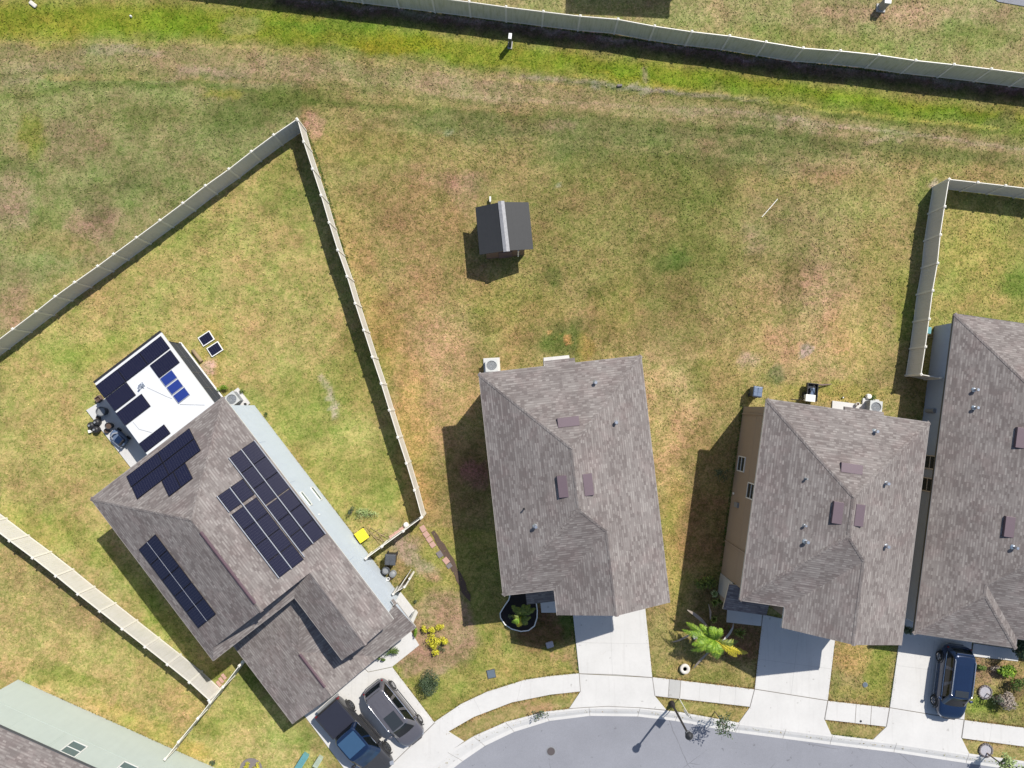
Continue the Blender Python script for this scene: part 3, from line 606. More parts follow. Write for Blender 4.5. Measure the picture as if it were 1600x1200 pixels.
fence('privacy_fence', 'short beige fence joining the blue-grey house wall above the black bins', [(657.5, 809.5), (630, 830), (596.7, 854), (571.7, 872.5)])
fence('privacy_fence', 'sunlit white fence with dark shadow under it at lower left of the solar house', [(-57, 790), (-21, 817.5), (15, 845), (51, 871.7), (87.3, 900), (121.7, 928.3), (156, 955), (191, 982.7), (226.7, 1010.7), (261.7, 1038.3), (296, 1066), (326.5, 1094)])
fence('privacy_fence', 'thin edge-on white fence between the garage corner and the mint green house', [(379, 1034), (374, 1040), (348.3, 1073.3), (328.3, 1097.5), (309, 1122.5), (279, 1159), (258, 1186)])
fence('privacy_fence', 'beige fence enclosing the right hand back yard, its panels facing the tan house', [(1650, 300.5), (1614.5, 295.5), (1571, 290), (1527.7, 285), (1483, 280), (1476, 322.7), (1469.3, 366.7), (1465, 411), (1457.3, 454), (1451.7, 498.3), (1446, 541.7), (1439.3, 585), (1470, 591)])
# a garden gate stands ajar beside the porch
def gate():
    a, b, c = W(614.5, 928, 1.83), W(632, 917, 1.83), W(640, 904, 1.83)
    root = thing('garden_gate', 'white garden gate standing ajar at the end of the side path by the bins', 'gate', (a.x, a.y, 0))
    for p in (a, b, c): MB().box(p.x, p.y, 0, 1.9, .12, .12, .6).build('post', 'vinyl_cap', root)
    for p, q in ((a, b), (b, c)):
        d = q-p; m_ = (p+q)/2; MB().box(m_.x, m_.y, .08, 1.78, d.length-.13, .04, math.atan2(d.y, d.x)).build('panel', 'vinyl', root)
    e = W(636, 899, 1.83); d = e-a; m_ = (a+e)/2
    MB().box(m_.x+.15, m_.y+.1, .1, 1.75, d.length*.8, .04, math.atan2(d.y, d.x)+.06).build('gate_leaf', 'vinyl', root)
gate()

# ============================================================ HOUSES
PITCH = .42
class Frame:
    """local metres: e across, n along; L() -> world"""
    def __init__(s, o, ang):                # ang: direction of n axis in degrees
        s.o = Vector((o[0], o[1], 0)); s.n = Vector((math.cos(R(ang)), math.sin(R(ang)), 0)); s.e = Vector((math.sin(R(ang)), -math.cos(R(ang)), 0)); s.ang = R(ang-90)
    def L(s, e, n, z=0): p = s.o+s.e*e+s.n*n; return Vector((p.x, p.y, z))
    def inv(s, p): d = Vector((p[0]-s.o.x, p[1]-s.o.y, 0)); return d.dot(s.e), d.dot(s.n)
    def onroof(s, px, py, fz):              # photo point on a roof plane z=fz(e,n)
        z = 6.
        for _ in range(12): e, n = s.inv(W(px, py, z)); z = fz(e, n)
        return e, n, z
    def onwall(s, px, py, e=None, n=None):  # photo point on a vertical wall e=const or n=const
        d = ray(px, py); o = Vector((0, 0, CAM_H)); ax = s.e if e is not None else s.n
        t = ((e if e is not None else n)-(o-s.o).dot(ax))/d.dot(ax); p = o+d*t; return s.inv(p)+(p.z,)
def roof(fr, root, planes, outline, ze, ridges=(), gables=(), mat='shingle', fascia='trim', name='roof', soff=.2, wall='trim'):
    mb = MB()
    for pl in planes: mb.face([fr.L(e, n, ze+h) for e, n, h in pl][::1], 0)
    for (e1, n1), (e2, n2) in zip(outline, outline[1:]+outline[:1]):
        mb.face([fr.L(e1, n1, ze-soff), fr.L(e2, n2, ze-soff), fr.L(e2, n2, ze), fr.L(e1, n1, ze)], 1)
    mb.face([fr.L(e, n, ze-soff) for e, n in outline][::-1], 1)
    for g in gables: mb.face([fr.L(e, n, ze+h) for e, n, h in g], 2)
    o = mb.build(name, [mat, fascia, wall], root)
    cap = MB()
    for (e1, n1, h1), (e2, n2, h2) in ridges:
        a, b = fr.L(e1, n1, ze+h1+.012), fr.L(e2, n2, ze+h2+.012); d = (b-a); k = Vector((-d.y, d.x, 0)).normalized()*.13
        dz = .055 if abs(h1-h2) < .05 else .038; q = Vector((0, 0, dz))
        seg = max(1, int(d.length/.22))
        for i in range(seg):                  # overlapping cap shingles
            p0 = a.lerp(b, i/seg); p1 = a.lerp(b, (i+1)/seg+.01); up = Vector((0, 0, .012))
            cap.face([p0+up, p1, p1+k-q, p0+k-q+up]); cap.face([p1, p0+up, p0-k-q+up, p1-k-q])
            cap.face([p0+up, p0+k-q+up, p0+k-q, p0])
            cap.face([p0-k-q+up, p0+up, p0, p0-k-q])
    if ridges: cap.build('ridge_cap', mat, o)
    # drip edge
    dr = MB()
    for (e1, n1), (e2, n2) in zip(outline, outline[1:]+outline[:1]):
        a, b = fr.L(e1, n1), fr.L(e2, n2); c = (a+b)/2; d = b-a
        dr.box(c.x, c.y, ze-.05, ze+.004, d.length+.02, .035, math.atan2(d.y, d.x))
    dr.build('drip_edge', 'drip' if fascia == 'trim' else fascia, o)
    return o
def walls(fr, root, outline, z1, mat, name='wall', z0=-.1):
    return MB().prism([tuple(fr.L(e, n))[:2] for e, n in outline], z0, z1).build(name, mat, root)
def window(fr, root, axis, const, a, z, wd, ht, out=1, pane='glass', bars=1, frame='trim'):
    """axis 'e': wall e=const, window centred at n=a; 'n': wall n=const, centred at e=a; out: outward sign"""
    def pt(s, o): return fr.L(const+o*out, s) if axis == 'e' else fr.L(s, const+o*out)
    mb = MB(); ang = fr.ang+(math.pi/2 if axis == 'e' else 0); t = .07
    def bar(s, zc, ws, hs):
        p = pt(s, .02); mb.box(p.x, p.y, zc-hs/2, zc+hs/2, ws, .07, ang)
    bar(a, z+ht/2, wd+t, t); bar(a, z-ht/2, wd+t, t); bar(a-wd/2, z, t, ht); bar(a+wd/2, z, t, ht)
    if bars: bar(a, z, wd, .045)
    f = mb.build('window', frame, root); p = pt(a, .012)
    MB().box(p.x, p.y, z-ht/2, z+ht/2, wd, .03, ang).build('pane', pane, f); return f
def box_vent(fr, root, px, py, fz, along, ln=1.25, wd=.55, bright=None):
    e, n, z = fr.onroof(px, py, fz); p = fr.L(e, n); h = .17
    mb = MB(); cs = [fr.L(e+a*(wd/2 if along == 'n' else ln/2), n+b*(ln/2 if along == 'n' else wd/2)) for a, b in ((-1, -1), (1, -1), (1, 1), (-1, 1))]
    zs = [fz(*fr.inv(c)) for c in cs]; lo_, hi_ = min(zs), max(zs)
    top = [Vector((c.x, c.y, (zz if zz > hi_-.01 else zz+h)+.03)) for c, zz in zip(cs, zs)]; bot = [Vector((c.x, c.y, zz-.02)) for c, zz in zip(cs, zs)]
    mb.mesh(bot+top, [(4, 5, 6, 7), (0, 1, 5, 4), (1, 2, 6, 5), (2, 3, 7, 6), (3, 0, 4, 7)]); mb.build('roof_vent', 'ventpurple', root, bevel=.015)
def pipe_vent(fr, root, px, py, fz, r_=.085, h=.32, mat='steel'):
    e, n, z = fr.onroof(px, py, fz); p = fr.L(e, n)
    MB().cyl(p.x, p.y, z-.05, z+.05, r_*2.1, r_*1.2, 12).cyl(p.x, p.y, z+.04, z+h, r_, r_, 12).cyl(p.x, p.y, z+h-.02, z+h+.05, r_*1.35, r_*1.0, 12).build('vent_pipe', mat, root)

def two_storey(fr, root, Lm, Wd, We, Lx, ze=5.4, wall='st_cream', mat='shingle', p=PITCH):
    """e 0..Wd, n 0..Lm main hip block; gabled wing e Wd-We..Wd reaching n=-Lx"""
    hw, he, x0 = Wd/2, We/2, Wd-We; H, h2 = p*hw, p*he
    A, B = (hw, Lm-hw, H), (hw, hw, H); K = (Wd-he, he, h2)
    planes = [[(0, Lm, 0), (Wd, Lm, 0), A], [(0, 0, 0), (0, Lm, 0), A, B], [(Wd, Lm, 0), (Wd, -Lx, 0), (Wd-he, -Lx, h2), K, B, A],
              [(0, 0, 0), B, K, (x0, 0, 0)], [(x0, 0, 0), K, (Wd-he, -Lx, h2), (x0, -Lx, 0)]]
    planes = [pl[::-1] for pl in planes]; planes[3] = planes[3]
    out = [(0, 0), (x0, 0), (x0, -Lx), (Wd, -Lx), (Wd, Lm), (0, Lm)]
    ridges = [((0, Lm, 0), A), ((Wd, Lm, 0), A), (A, B), ((0, 0, 0), B), (B, K), (K, (Wd-he, -Lx, h2))]
    o = roof(fr, root, planes, out, ze, ridges, [[(x0, -Lx+.02, 0), (Wd, -Lx+.02, 0), (Wd-he, -Lx+.02, h2-.01)]], mat, wall=wall)
    q = .42
    wl = walls(fr, root, [(q, q), (x0+q, q), (x0+q, -Lx+q), (Wd-q, -Lx+q), (Wd-q, Lm-q), (q, Lm-q)], ze-.2, wall)
    return o, wl
def gz(fr, ze, f, p=PITCH): return lambda e, n: ze+p*f(e, n)
def door(fr, root, e, n, wd, ht, name='garage_door', mat='white', sunk=.02, axis='n', out=-1):
    p = fr.L(e, n+out*.03); mb = MB(); k = 4 if wd > 2 else 1
    for i in range(k): mb.box(p.x, p.y, .03+ht*i/k, ht*(i+1)/k, wd, .05, fr.ang)
    return mb.build(name, mat, root)

# ---- centre house
o2 = W(786, 930.6, 5.4); F2 = Frame(o2, 96.35)
h2 = thing('house', 'centre two-storey house with grey-brown shingle roof standing alone in the open lot', 'house', (o2.x, o2.y, 0))
LM, WD, WE, LX = 13.3, 9.82, 6.77, 1.5
two_storey(F2, h2, LM, WD, WE, LX)
fW = gz(F2, 5.4, lambda e, n: e); fE = gz(F2, 5.4, lambda e, n: WD-e); fN = gz(F2, 5.4, lambda e, n: LM-n)
box_vent(F2, h2, 888, 659, fN, 'e'); box_vent(F2, h2, 879, 760, fW, 'n'); box_vent(F2, h2, 919, 757, fE, 'n')
pipe_vent(F2, h2, 930, 598, fN); pipe_vent(F2, h2, 962, 660, fE); pipe_vent(F2, h2, 837, 822, fW); pipe_vent(F2, h2, 819, 795, fW, .04, .25, 'black')
def shed_roof(fr, root, e0, e1, n0, n1, z0, z1, mat='shingle', name='porch_roof', fascia='trim'):
    mb = MB(); A_ = [fr.L(e0, n0, z0), fr.L(e1, n0, z0), fr.L(e1, n1, z1), fr.L(e0, n1, z1)]; B_ = [v-Vector((0, 0, .16)) for v in A_]
    mb.mesh(A_, [(0, 1, 2, 3)], 0); mb.mesh(A_+B_, [(7, 6, 5, 4), (0, 4, 5, 1), (1, 5, 6, 2), (2, 6, 7, 3), (3, 7, 4, 0)], 1)
    return mb.build(name, [mat, fascia], root)
shed_roof(F2, h2, 1.32, 3.4, -1.42, .42, 2.75, 3.3)
for e_ in (1.6,): p = F2.L(e_, -1.1); MB().box(p.x, p.y, 0, 2.62, .18, .18, F2.ang).build('porch_post', 'trim', h2)
door(F2, h2, WD-.42-3.0, -LX+.42, 4.9, 2.15); door(F2, h2, 2.6, .42, .95, 2.05, 'front_door', 'brown')
for n_ in (3, 7.5, 11): window(F2, h2, 'e', .42, n_, 4.1, .8, 1.3, -1)
window(F2, h2, 'n', LM-.42, 2.5, 4.1, 1.4, 1.2, 1); window(F2, h2, 'n', LM-.42, 6.8, 4.1, 1.4, 1.2, 1); window(F2, h2, 'n', LM-.42, 5, 1.1, 1.8, 2.0, 1)
window(F2, h2, 'n', -LX+.42, 6.4, 4.1, 1.6, 1.2, -1); window(F2, h2, 'e', WD-.42, 5, 4.1, .8, 1.2, 1); window(F2, h2, 'e', WD-.42, 9, 1.4, .8, 1.2, 1)
# small step out of the back eave seen in the photo
mb = MB(); q = [F2.onroof(x, y, fN) for x, y in ((851, 570), (898, 560))]
pa = F2.L(q[0][0], LM-.05, 5.4); 
mb.mesh([F2.L(q[0][0], LM-.3, 5.53), F2.L(q[1][0], LM-.3, 5.53), F2.L(q[1][0], LM+.32, 5.27), F2.L(q[0][0], LM+.32, 5.27)]+[F2.L(q[0][0], LM-.02, 5.2), F2.L(q[1][0], LM-.02, 5.2), F2.L(q[1][0], LM+.32, 5.1), F2.L(q[0][0], LM+.32, 5.1)], [(3, 2, 1, 0), (7, 6, 2, 3), (4, 7, 3, 0), (6, 5, 1, 2), (4, 5, 6, 7)])
mb.build('eave_hood', 'shingle', h2)

# ---- tan house
o3 = W(1156, 938, 5.4); F3 = Frame(o3, 81.8)
h3 = thing('house', 'tan stucco two-storey house between the centre house and the slate blue house', 'house', (o3.x, o3.y, 0))
L3, W3, E3, X3 = 12.1, 9.85, 7.15, 1.25
two_storey(F3, h3, L3, W3, E3, X3, wall='st_tan')
gW = gz(F3, 5.4, lambda e, n: e); gE = gz(F3, 5.4, lambda e, n: W3-e); gN = gz(F3, 5.4, lambda e, n: L3-n)
box_vent(F3, h3, 1330, 732, gN, 'e'); box_vent(F3, h3, 1308, 801, gW, 'n'); box_vent(F3, h3, 1342, 805, gE, 'n')
pipe_vent(F3, h3, 1367, 674, gN); pipe_vent(F3, h3, 1384, 755, gE); pipe_vent(F3, h3, 1384, 853, gE)
pipe_vent(F3, h3, 1259, 846, gW); pipe_vent(F3, h3, 1257, 821, gW, .06, .22); pipe_vent(F3, h3, 1259, 748, gW, .05, .22, 'grey')
for cx, cy in ((1158.8, 725), (1173.8, 767.5)):
    e, n, z = F3.onwall(cx, cy, e=.42); window(F3, h3, 'e', .42, n, z, .95, 1.3, -1)
e, n, z = F3.onwall(1146.5, 771, e=.42); p = F3.L(e-.03, n); MB().box(p.x, p.y, z-.12, z+.12, .06, .16, F3.ang).build('dryer_vent', 'trim', h3, bevel=.03)
for (x0, y0), (x1, y1) in (((1146, 708), (1180, 712)), ((1134, 800), (1165, 803))):      # stucco control joints
    e, n, z = F3.onwall(x0, y0, e=.42); p = F3.L(.42, n); MB().box(p.x, p.y, .2, 5.1, .012, .03, F3.ang).build('wall_joint', 'st_tan', h3)
for n_, h_ in ((2.6, 5.1), (11.2, 5.1)): p = F3.L(.37, n_); MB().box(p.x, p.y, .1, h_, .07, .09, F3.ang).build('downpipe', 'st_tan', h3)
p = F3.L(.36, 5.2); MB().box(p.x, p.y, 1.1, 1.75, .12, .32, F3.ang).build('meter_box', 'grey', h3, bevel=.01)
p = F3.L(.42, 6.); MB().box(p.x, p.y, 2.85, 2.88, .012, 10.5, F3.ang).build('wall_joint', 'st_tan', h3)
shed_roof(F3, h3, -.05, 2.72, -1.3, .42, 2.75, 3.3, 'shingle_dark', fascia='trim_tan')
p = F3.L(.41, -.25); MB().box(p.x, p.y, -.1, 2.6, .06, 1.3, F3.ang).build('side_wall', 'concrete_patch', h3)
p = F3.L(.62, -1.1); MB().box(p.x, p.y, 0, 2.6, .3, .3, F3.ang).build('porch_post', 'st_tan', h3)
door(F3, h3, W3-.42-3.2, -X3+.42, 4.9, 2.15); door(F3, h3, 1.6, .42, .95, 2.05, 'front_door', 'brown')
window(F3, h3, 'n', L3-.42, 2.5, 4.1, 1.4, 1.2, 1); window(F3, h3, 'n', L3-.42, 7, 4.1, 1.4, 1.2, 1); window(F3, h3, 'n', L3-.42, 5, 1.1, 1.8, 2.0, 1); window(F3, h3, 'n', -X3+.42, 6.5, 4.1, 1.6, 1.2, -1)
mb = MB(); e0 = F3.onroof(1320, 640, gN)[0]; e1 = F3.onroof(1381, 648, gN)[0]
mb.mesh([F3.L(e0, L3-.3, 5.53), F3.L(e1, L3-.3, 5.53), F3.L(e1, L3+.22, 5.31), F3.L(e0, L3+.22, 5.31), F3.L(e0, L3-.02, 5.2), F3.L(e1, L3-.02, 5.2), F3.L(e1, L3+.22, 5.15), F3.L(e0, L3+.22, 5.15)], [(3, 2, 1, 0), (7, 6, 2, 3), (4, 7, 3, 0), (6, 5, 1, 2), (4, 5, 6, 7)]); mb.build('eave_hood', 'shingle', h3)

# ---- slate blue house at the right edge
o4 = W(1428, 990, 2.9); F4 = Frame(o4, 81.75)
h4 = thing('house', 'single-storey slate blue house cut by the right picture edge', 'house', (o4.x, o4.y, 0))
L4, W4, U4, S4 = 20.4, 14.0, 6.47, .6; p = PITCH
hw = W4/2; ap = U4/2; A = (hw, L4-hw, p*hw); B = (hw, hw+S4, p*hw); Kf = (ap, ap, p*ap); Kv = (ap, ap+S4, p*ap)
planes = [[(0, L4, 0), A, (W4, L4, 0)], [(0, 0, 0), Kf, Kv, B, A, (0, L4, 0)], [(0, 0, 0), (U4, 0, 0), Kf], [(U4, 0, 0), (U4, S4, 0), Kv, Kf], [(U4, S4, 0), (W4, S4, 0), B, Kv], [(W4, S4, 0), (W4, L4, 0), A, B]]
planes[0] = planes[0][::-1]; planes[1] = planes[1][::-1]
roof(F4, h4, planes, [(0, 0), (U4, 0), (U4, S4), (W4, S4), (W4, L4), (0, L4)], 2.9, [((0, L4, 0), A), ((W4, L4, 0), A), (A, B), (B, Kv), (Kv, Kf), (Kf, (0, 0, 0)), (Kf, (U4, 0, 0)), (B, (W4, S4, 0))], mat='shingle', fascia='darkgrey')
walls(F4, h4, [(.5, .5), (U4-.42, .5), (U4-.42, S4+.42), (W4-.42, S4+.42), (W4-.42, L4-.42), (.5, L4-.42)], 2.7, 'st_slate')
kW = gz(F4, 2.9, lambda e, n: e)
box_vent(F4, h4, 1594, 684, kW, 'n'); box_vent(F4, h4, 1576, 823, kW, 'n')
pipe_vent(F4, h4, 1523, 609, kW); pipe_vent(F4, h4, 1523, 637, kW); pipe_vent(F4, h4, 1584, 855, kW)
for cx, cy in ((1452.5, 722), (1448.5, 757)):
    e, n, z = F4.onwall(cx, cy, e=.5); window(F4, h4, 'e', .5, n, 1.5, .85, 1.35, -1, frame='trim_tan')
door(F4, h4, 3.05, .5, 4.9, 2.15); door(F4, h4, 8.5, S4+.42, .95, 2.05, 'front_door', 'brown')
window(F4, h4, 'n', L4-.42, 3, 1.6, 1.4, 1.2, 1); window(F4, h4, 'n', L4-.42, 9, 1.6, 1.4, 1.2, 1)
p_ = F4.L(.46, 14.2); MB().cyl(p_.x-.05, p_.y, .5, 1.4, .14, .14, 12).build('electric_meter', 'grey', h4)

# ---- solar house (left)
o1 = W(457, 1131, 2.9); F1 = Frame(o1, 127.85)           # n runs up-left along the house, e across to the right
h1 = thing('house', 'pale blue-grey house on the left with solar panels and a white patio cover', 'house', (o1.x, o1.y, 0))
N0, N1, E0, E1, EX, NX, SK = 6.22, 18.35, -.2, 9.72, 5.86, 1.57, .62
zt = 5.4; p = PITCH; Wm = E1-E0; hm = Wm/2; em = E0+hm; ex = (EX+E1)/2; hx = p*(E1-ex); G = N0+SK; RO = .42
planes = [[(E0, N0, 0), (E0+SK, G, p*SK), (em, G, p*hm), (em, N1-hm, p*hm), (E0, N1, 0)][::-1],
          [(E0, N1, 0), (em, N1-hm, p*hm), (E1, N1, 0)][::-1],
          [(E1, N1, 0), (em, N1-hm, p*hm), (em, G, p*hm), (ex, G, hx), (ex, NX, hx), (E1, NX, 0)][::-1],
          [(E0, N0, 0), (EX, N0, 0), (EX+SK+RO, G+RO, p*(SK+RO)), (E0+SK+RO, G+RO, p*(SK+RO))],
          [(EX, N0, 0), (EX, NX, 0), (ex, NX, hx), (ex, G+RO, hx), (EX+SK+RO, G+RO, p*(SK+RO))]]
gw = [[(E0+SK, G+RO, p*SK), (EX+SK, G+RO, p*SK), (ex, G+RO, hx-.02), (em, G+RO, p*hm-.02)], [(EX, NX+.36, 0), (E1, NX+.36, 0), (ex, NX+.36, hx-.02)]]
rf1 = roof(F1, h1, planes, [(E0, N0), (EX, N0), (EX, NX), (E1, NX), (E1, N1), (E0, N1)], zt,
           [((E0, N1, 0), (em, N1-hm, p*hm)), ((E1, N1, 0), (em, N1-hm, p*hm)), ((ex, G, hx), (ex, NX, hx)), ((em, N1-hm, p*hm), (em, G, p*hm))], gw, 'shingle', wall='st_slate')  # gable walls given darker slate colour to stand in for rake overhang shade
q = .36
walls(F1, h1, [(E0+q, N0+q), (EX+q, N0+q), (EX+q, NX+q), (E1-q, NX+q), (E1-q, N1-q), (E0+q, N1-q)], 5.2, 'st_blue')
# lower garage and porch roof
zl = 2.9; p = .27; wg = 6.8; g = wg/2; ue = N0+q; vw = EX+q; ue2 = NX+q
pl = [[(0, 0, 0), (0, ue-.0, 0), (vw, ue, p*vw), (g, g, p*g), (g, 0, p*g)],
      [(wg, 0, 0), (g, g, p*g), (vw, ue, p*vw), (vw, ue2, p*ue2), (E1-q, ue2, p*ue2), (9.75, ue2, p*ue2), (9.75, 0, 0)][::-1],
      [(g, 0, p*g), (g, g, p*g), (wg, 0, 0)][::-1]]
pl[0] = pl[0][::-1]
pl[1] = [(wg, 0, 0), (9.75, 0, 0), (9.75, ue2, p*ue2), (vw, ue2, p*ue2), (vw, ue, p*ue), (g, g, p*g)]
pl[2] = [(g, 0, p*g), (wg, 0, 0), (g, g, p*g)]
lr = roof(F1, h1, pl, [(0, 0), (wg, 0), (9.75, 0), (9.75, ue2), (vw, ue2), (vw, ue), (0, ue)], zl, [((g, 0, p*g), (g, g, p*g))], [[(0, .03, 0), (wg, .03, 0), (g, .03, p*g-.02)], [(9.73, 0, 0), (9.73, ue2, 0), (9.73, ue2, p*ue2)]], 'shingle', name='garage_roof', wall='st_blue')
mb = MB()                                                  # side return of the porch roof past the wall
mb.mesh([F1.L(9.55, ue2-.05, zl+.1), F1.L(9.75, ue2-.05, zl+.1), F1.L(9.75, 2.3, zl), F1.L(9.55, 2.3, zl)], [(0, 1, 2, 3)]); mb.build('porch_roof', 'shingle', h1)
walls(F1, h1, [(q, q), (6.4, q), (6.4, ue), (q, ue)], 2.7, 'st_blue', 'garage_wall')
for e_ in (7.2, 9.5): pp = F1.L(e_, .35); MB().box(pp.x, pp.y, 0, 2.7, .25, .25, F1.ang).build('porch_post', 'trim', h1)
door(F1, h1, 3.4, q, 4.9, 2.15); door(F1, h1, 7.6, ue2, .95, 2.05, 'front_door', 'brown')
PL = p; p = PITCH
# ridge vents
def ridge_vent(fr, root, e, n0, n1, z):
    a, b = fr.L(e, n0, z), fr.L(e, n1, z); d = b-a; k = Vector((-d.y, d.x, 0)).normalized(); mb = MB()
    seg = int(d.length/.08)
    for i in range(seg):
        p0, p1 = a.lerp(b, i/seg), a.lerp(b, (i+.8)/seg); up = Vector((0, 0, .10)); 
        mb.face([p0+up, p1+up, p1+k*.11+Vector((0, 0, .03)), p0+k*.11+Vector((0, 0, .03))][::-1]); mb.face([p1+up, p0+up, p0-k*.11+Vector((0, 0, .03)), p1-k*.11+Vector((0, 0, .03))][::-1])
    mb.tube([a+Vector((0, 0, .07)), b+Vector((0, 0, .07))], .04, 6); mb.build('ridge_vent', 'ridgevent', root)
ridge_vent(F1, h1, em, G+.55, N1-hm-.9, zt+p*hm); ridge_vent(F1, h1, g, .7, g-.15, zl+PL*g)
for cx, cy, wd_, ht_ in ((494, 771.5, 1.0, .5), (478, 779.5, 1.0, .45)):
    e, n, z = F1.onwall(cx, cy, e=E1-q); window(F1, h1, 'e', E1-q, n, z, wd_, ht_, 1, 'glass_green', 0)
for x, y in ((415, 690), (462, 751), (556, 866)):
    e, n, z = F1.onwall(x, y, e=E1-q); pp = F1.L(E1-q, n); MB().box(pp.x, pp.y, 2.95, 5.1, .012, .02, F1.ang).build('wall_joint', 'st_slate', h1)
pp = F1.L(E1-q+.04, F1.onwall(391, 632, e=E1-q)[1]); MB().box(pp.x, pp.y, 1.5, 1.75, .1, .12, F1.ang).build('wall_light', 'black', h1)
pp = F1.L(E1-q+.04, F1.onwall(516, 794, e=E1-q)[1]); MB().box(pp.x, pp.y, 3.3, 3.42, .06, .1, F1.ang).build('wall_vent', 'trim', h1)
# solar arrays
def array(fr, root, quad, fz, cols, rows, lift=.10, frame='solar_black', cell='solar', gap=.02):
    """quad: 4 photo corners; cols along the n axis, rows along e"""
    P = [fr.onroof(x, y, fz) for x, y in quad]; es = [a[0] for a in P]; ns = [a[1] for a in P]
    es.sort(); ns.sort(); ea, eb = (es[0]+es[1])/2, (es[2]+es[3])/2; na, nb = (ns[0]+ns[1])/2, (ns[2]+ns[3])/2
    for i in range(cols):
        for j in range(rows):
            n0 = na+(nb-na)*i/cols+gap/2; n1 = na+(nb-na)*(i+1)/cols-gap/2; e0 = ea+(eb-ea)*j/rows+gap/2; e1 = ea+(eb-ea)*(j+1)/rows-gap/2
            T = [fr.L(a, b, fz(a, b)+lift) for a, b in ((e0, n0), (e1, n0), (e1, n1), (e0, n1))]; Bt = [v-Vector((0, 0, .04)) for v in T]
            up = Vector((0, 0, .002)); t = .025
            s_ = MB().mesh(T+Bt, [(0, 1, 2, 3), (0, 4, 5, 1), (1, 5, 6, 2), (2, 6, 7, 3), (3, 7, 4, 0), (7, 6, 5, 4)]).build('solar_panel', frame, root)
            I = [fr.L(a, b, fz(a, b)+lift)+up for a, b in ((e0+t, n0+t), (e1-t, n0+t), (e1-t, n1-t), (e0+t, n1-t))]
            MB().mesh(I, [(0, 1, 2, 3)]).build('cell_sheet', cell, s_)
    return ea, eb, na, nb
def railbar(fr, root, e, n0, n1, fz, lift=.125, wd=.06):
    a, b = fr.L(e, n0, fz(e, n0)+lift), fr.L(e, n1, fz(e, n1)+lift); MB().tube([a, b], wd/2, 5).build('mounting_rail', 'solar_frame', root)
sNW = gz(F1, zt, lambda e, n: N1-n); sSW = gz(F1, zt, lambda e, n: e-E0); sNE = gz(F1, zt, lambda e, n: E1-e)
array(F1, h1, [(197.5, 744), (297, 669), (305.5, 686), (206, 759.5)], sNW, 1, 2)
array(F1, h1, [(206, 760), (305.5, 686.5), (315, 703.5), (215.7, 779.7)], sNW, 1, 2)
array(F1, h1, [(253, 750.5), (291, 723.5), (302.5, 747), (265, 776)], sNW, 1, 2)
array(F1, h1, [(217.3, 857.3), (244.3, 834.3), (338.3, 959.3), (310.7, 980.7)], sSW, 5, 1)
railbar(F1, h1, *(lambda a: ((a[0]+a[1])/2, a[2], a[3]))([sum(F1.onroof(x, y, sSW)[0] for x, y in ((217.3, 857.3), (310.7, 980.7)))/2, sum(F1.onroof(x, y, sSW)[0] for x, y in ((244.3, 834.3), (338.3, 959.3)))/2, F1.onroof(324, 970, sSW)[1], F1.onroof(231, 846, sSW)[1]]), sSW, .105, .02)
def col(q, rows): 
    a = array(F1, h1, q, sNE, rows, 1); return a
A1 = col([(398, 688), (378.5, 701), (434, 775.5), (453.5, 761.5)], 3); A2 = col([(453.8, 763), (434.3, 776.5), (489.5, 849), (508.5, 835)], 3)
B1 = col([(377.5, 702), (359, 715), (415.5, 789), (433.5, 776)], 3); B2 = col([(434, 778), (416, 791), (471.7, 862.5), (489.5, 849.5)], 3)
C1 = col([(380.3, 747.5), (360.8, 760.3), (379.5, 786), (399, 772)], 1); C2 = col([(401.5, 776.5), (382, 789.5), (457, 887.5), (476, 874)], 4)
D1 = col([(360.3, 760.8), (341.3, 774.5), (359.5, 799.5), (379, 786.5)], 1); D2 = col([(381.5, 790), (363, 803), (437, 902.7), (456, 888)], 4)
for e_, n0, n1 in ((A1[1]+.02, A2[2], A1[3]), (A1[0]-.01, A2[2], A1[3]), (B1[0]-.01, C2[2]+.1, B1[3]), (C2[0]-.01, C2[2], C1[3]), (D1[0]-.02, D1[2], D1[3]), (D2[0]-.02, D2[2], D2[3])): railbar(F1, h1, e_, n0, n1, sNE)
# patio cover, screens and the panels on it
zp = 2.75; fP = lambda e, n: zp-.035*(n-N1)
cq = [F1.inv(W(x, y, zp)) for x, y in ((146, 596), (250, 520), (332.7, 628.3), (225, 709))]
pe0, pe1 = (cq[0][0]+cq[3][0])/2, (cq[1][0]+cq[2][0])/2; pn1 = (cq[0][1]+cq[1][1])/2; pn0 = N1-.6
mb = MB(); T = [F1.L(a, b, fP(a, b)) for a, b in ((pe0, pn0), (pe1, pn0), (pe1, pn1), (pe0, pn1))]; Bt = [v-Vector((0, 0, .14)) for v in T]
mb.mesh(T+Bt, [(0, 1, 2, 3), (0, 4, 5, 1), (1, 5, 6, 2), (2, 6, 7, 3), (3, 7, 4, 0), (7, 6, 5, 4)]); pc = mb.build('patio_roof', 'whitemetal', h1)
gt = MB(); a, b = F1.L(pe0, pn1+.07), F1.L(pe1, pn1+.07); c = (a+b)/2; gt.box(c.x, c.y, 2.42, 2.56, (b-a).length, .14, F1.ang); gt.build('gutter', 'black', pc)
sm = MB()
for k in range(1, 5):
    e_ = pe0+(pe1-pe0)*k/5; sm.tube([F1.L(e_, pn0, fP(e_, pn0)+.002), F1.L(e_, pn1, fP(e_, pn1)+.002)], .012, 4)
sm.build('roof_seam', 'whitemetal', pc)
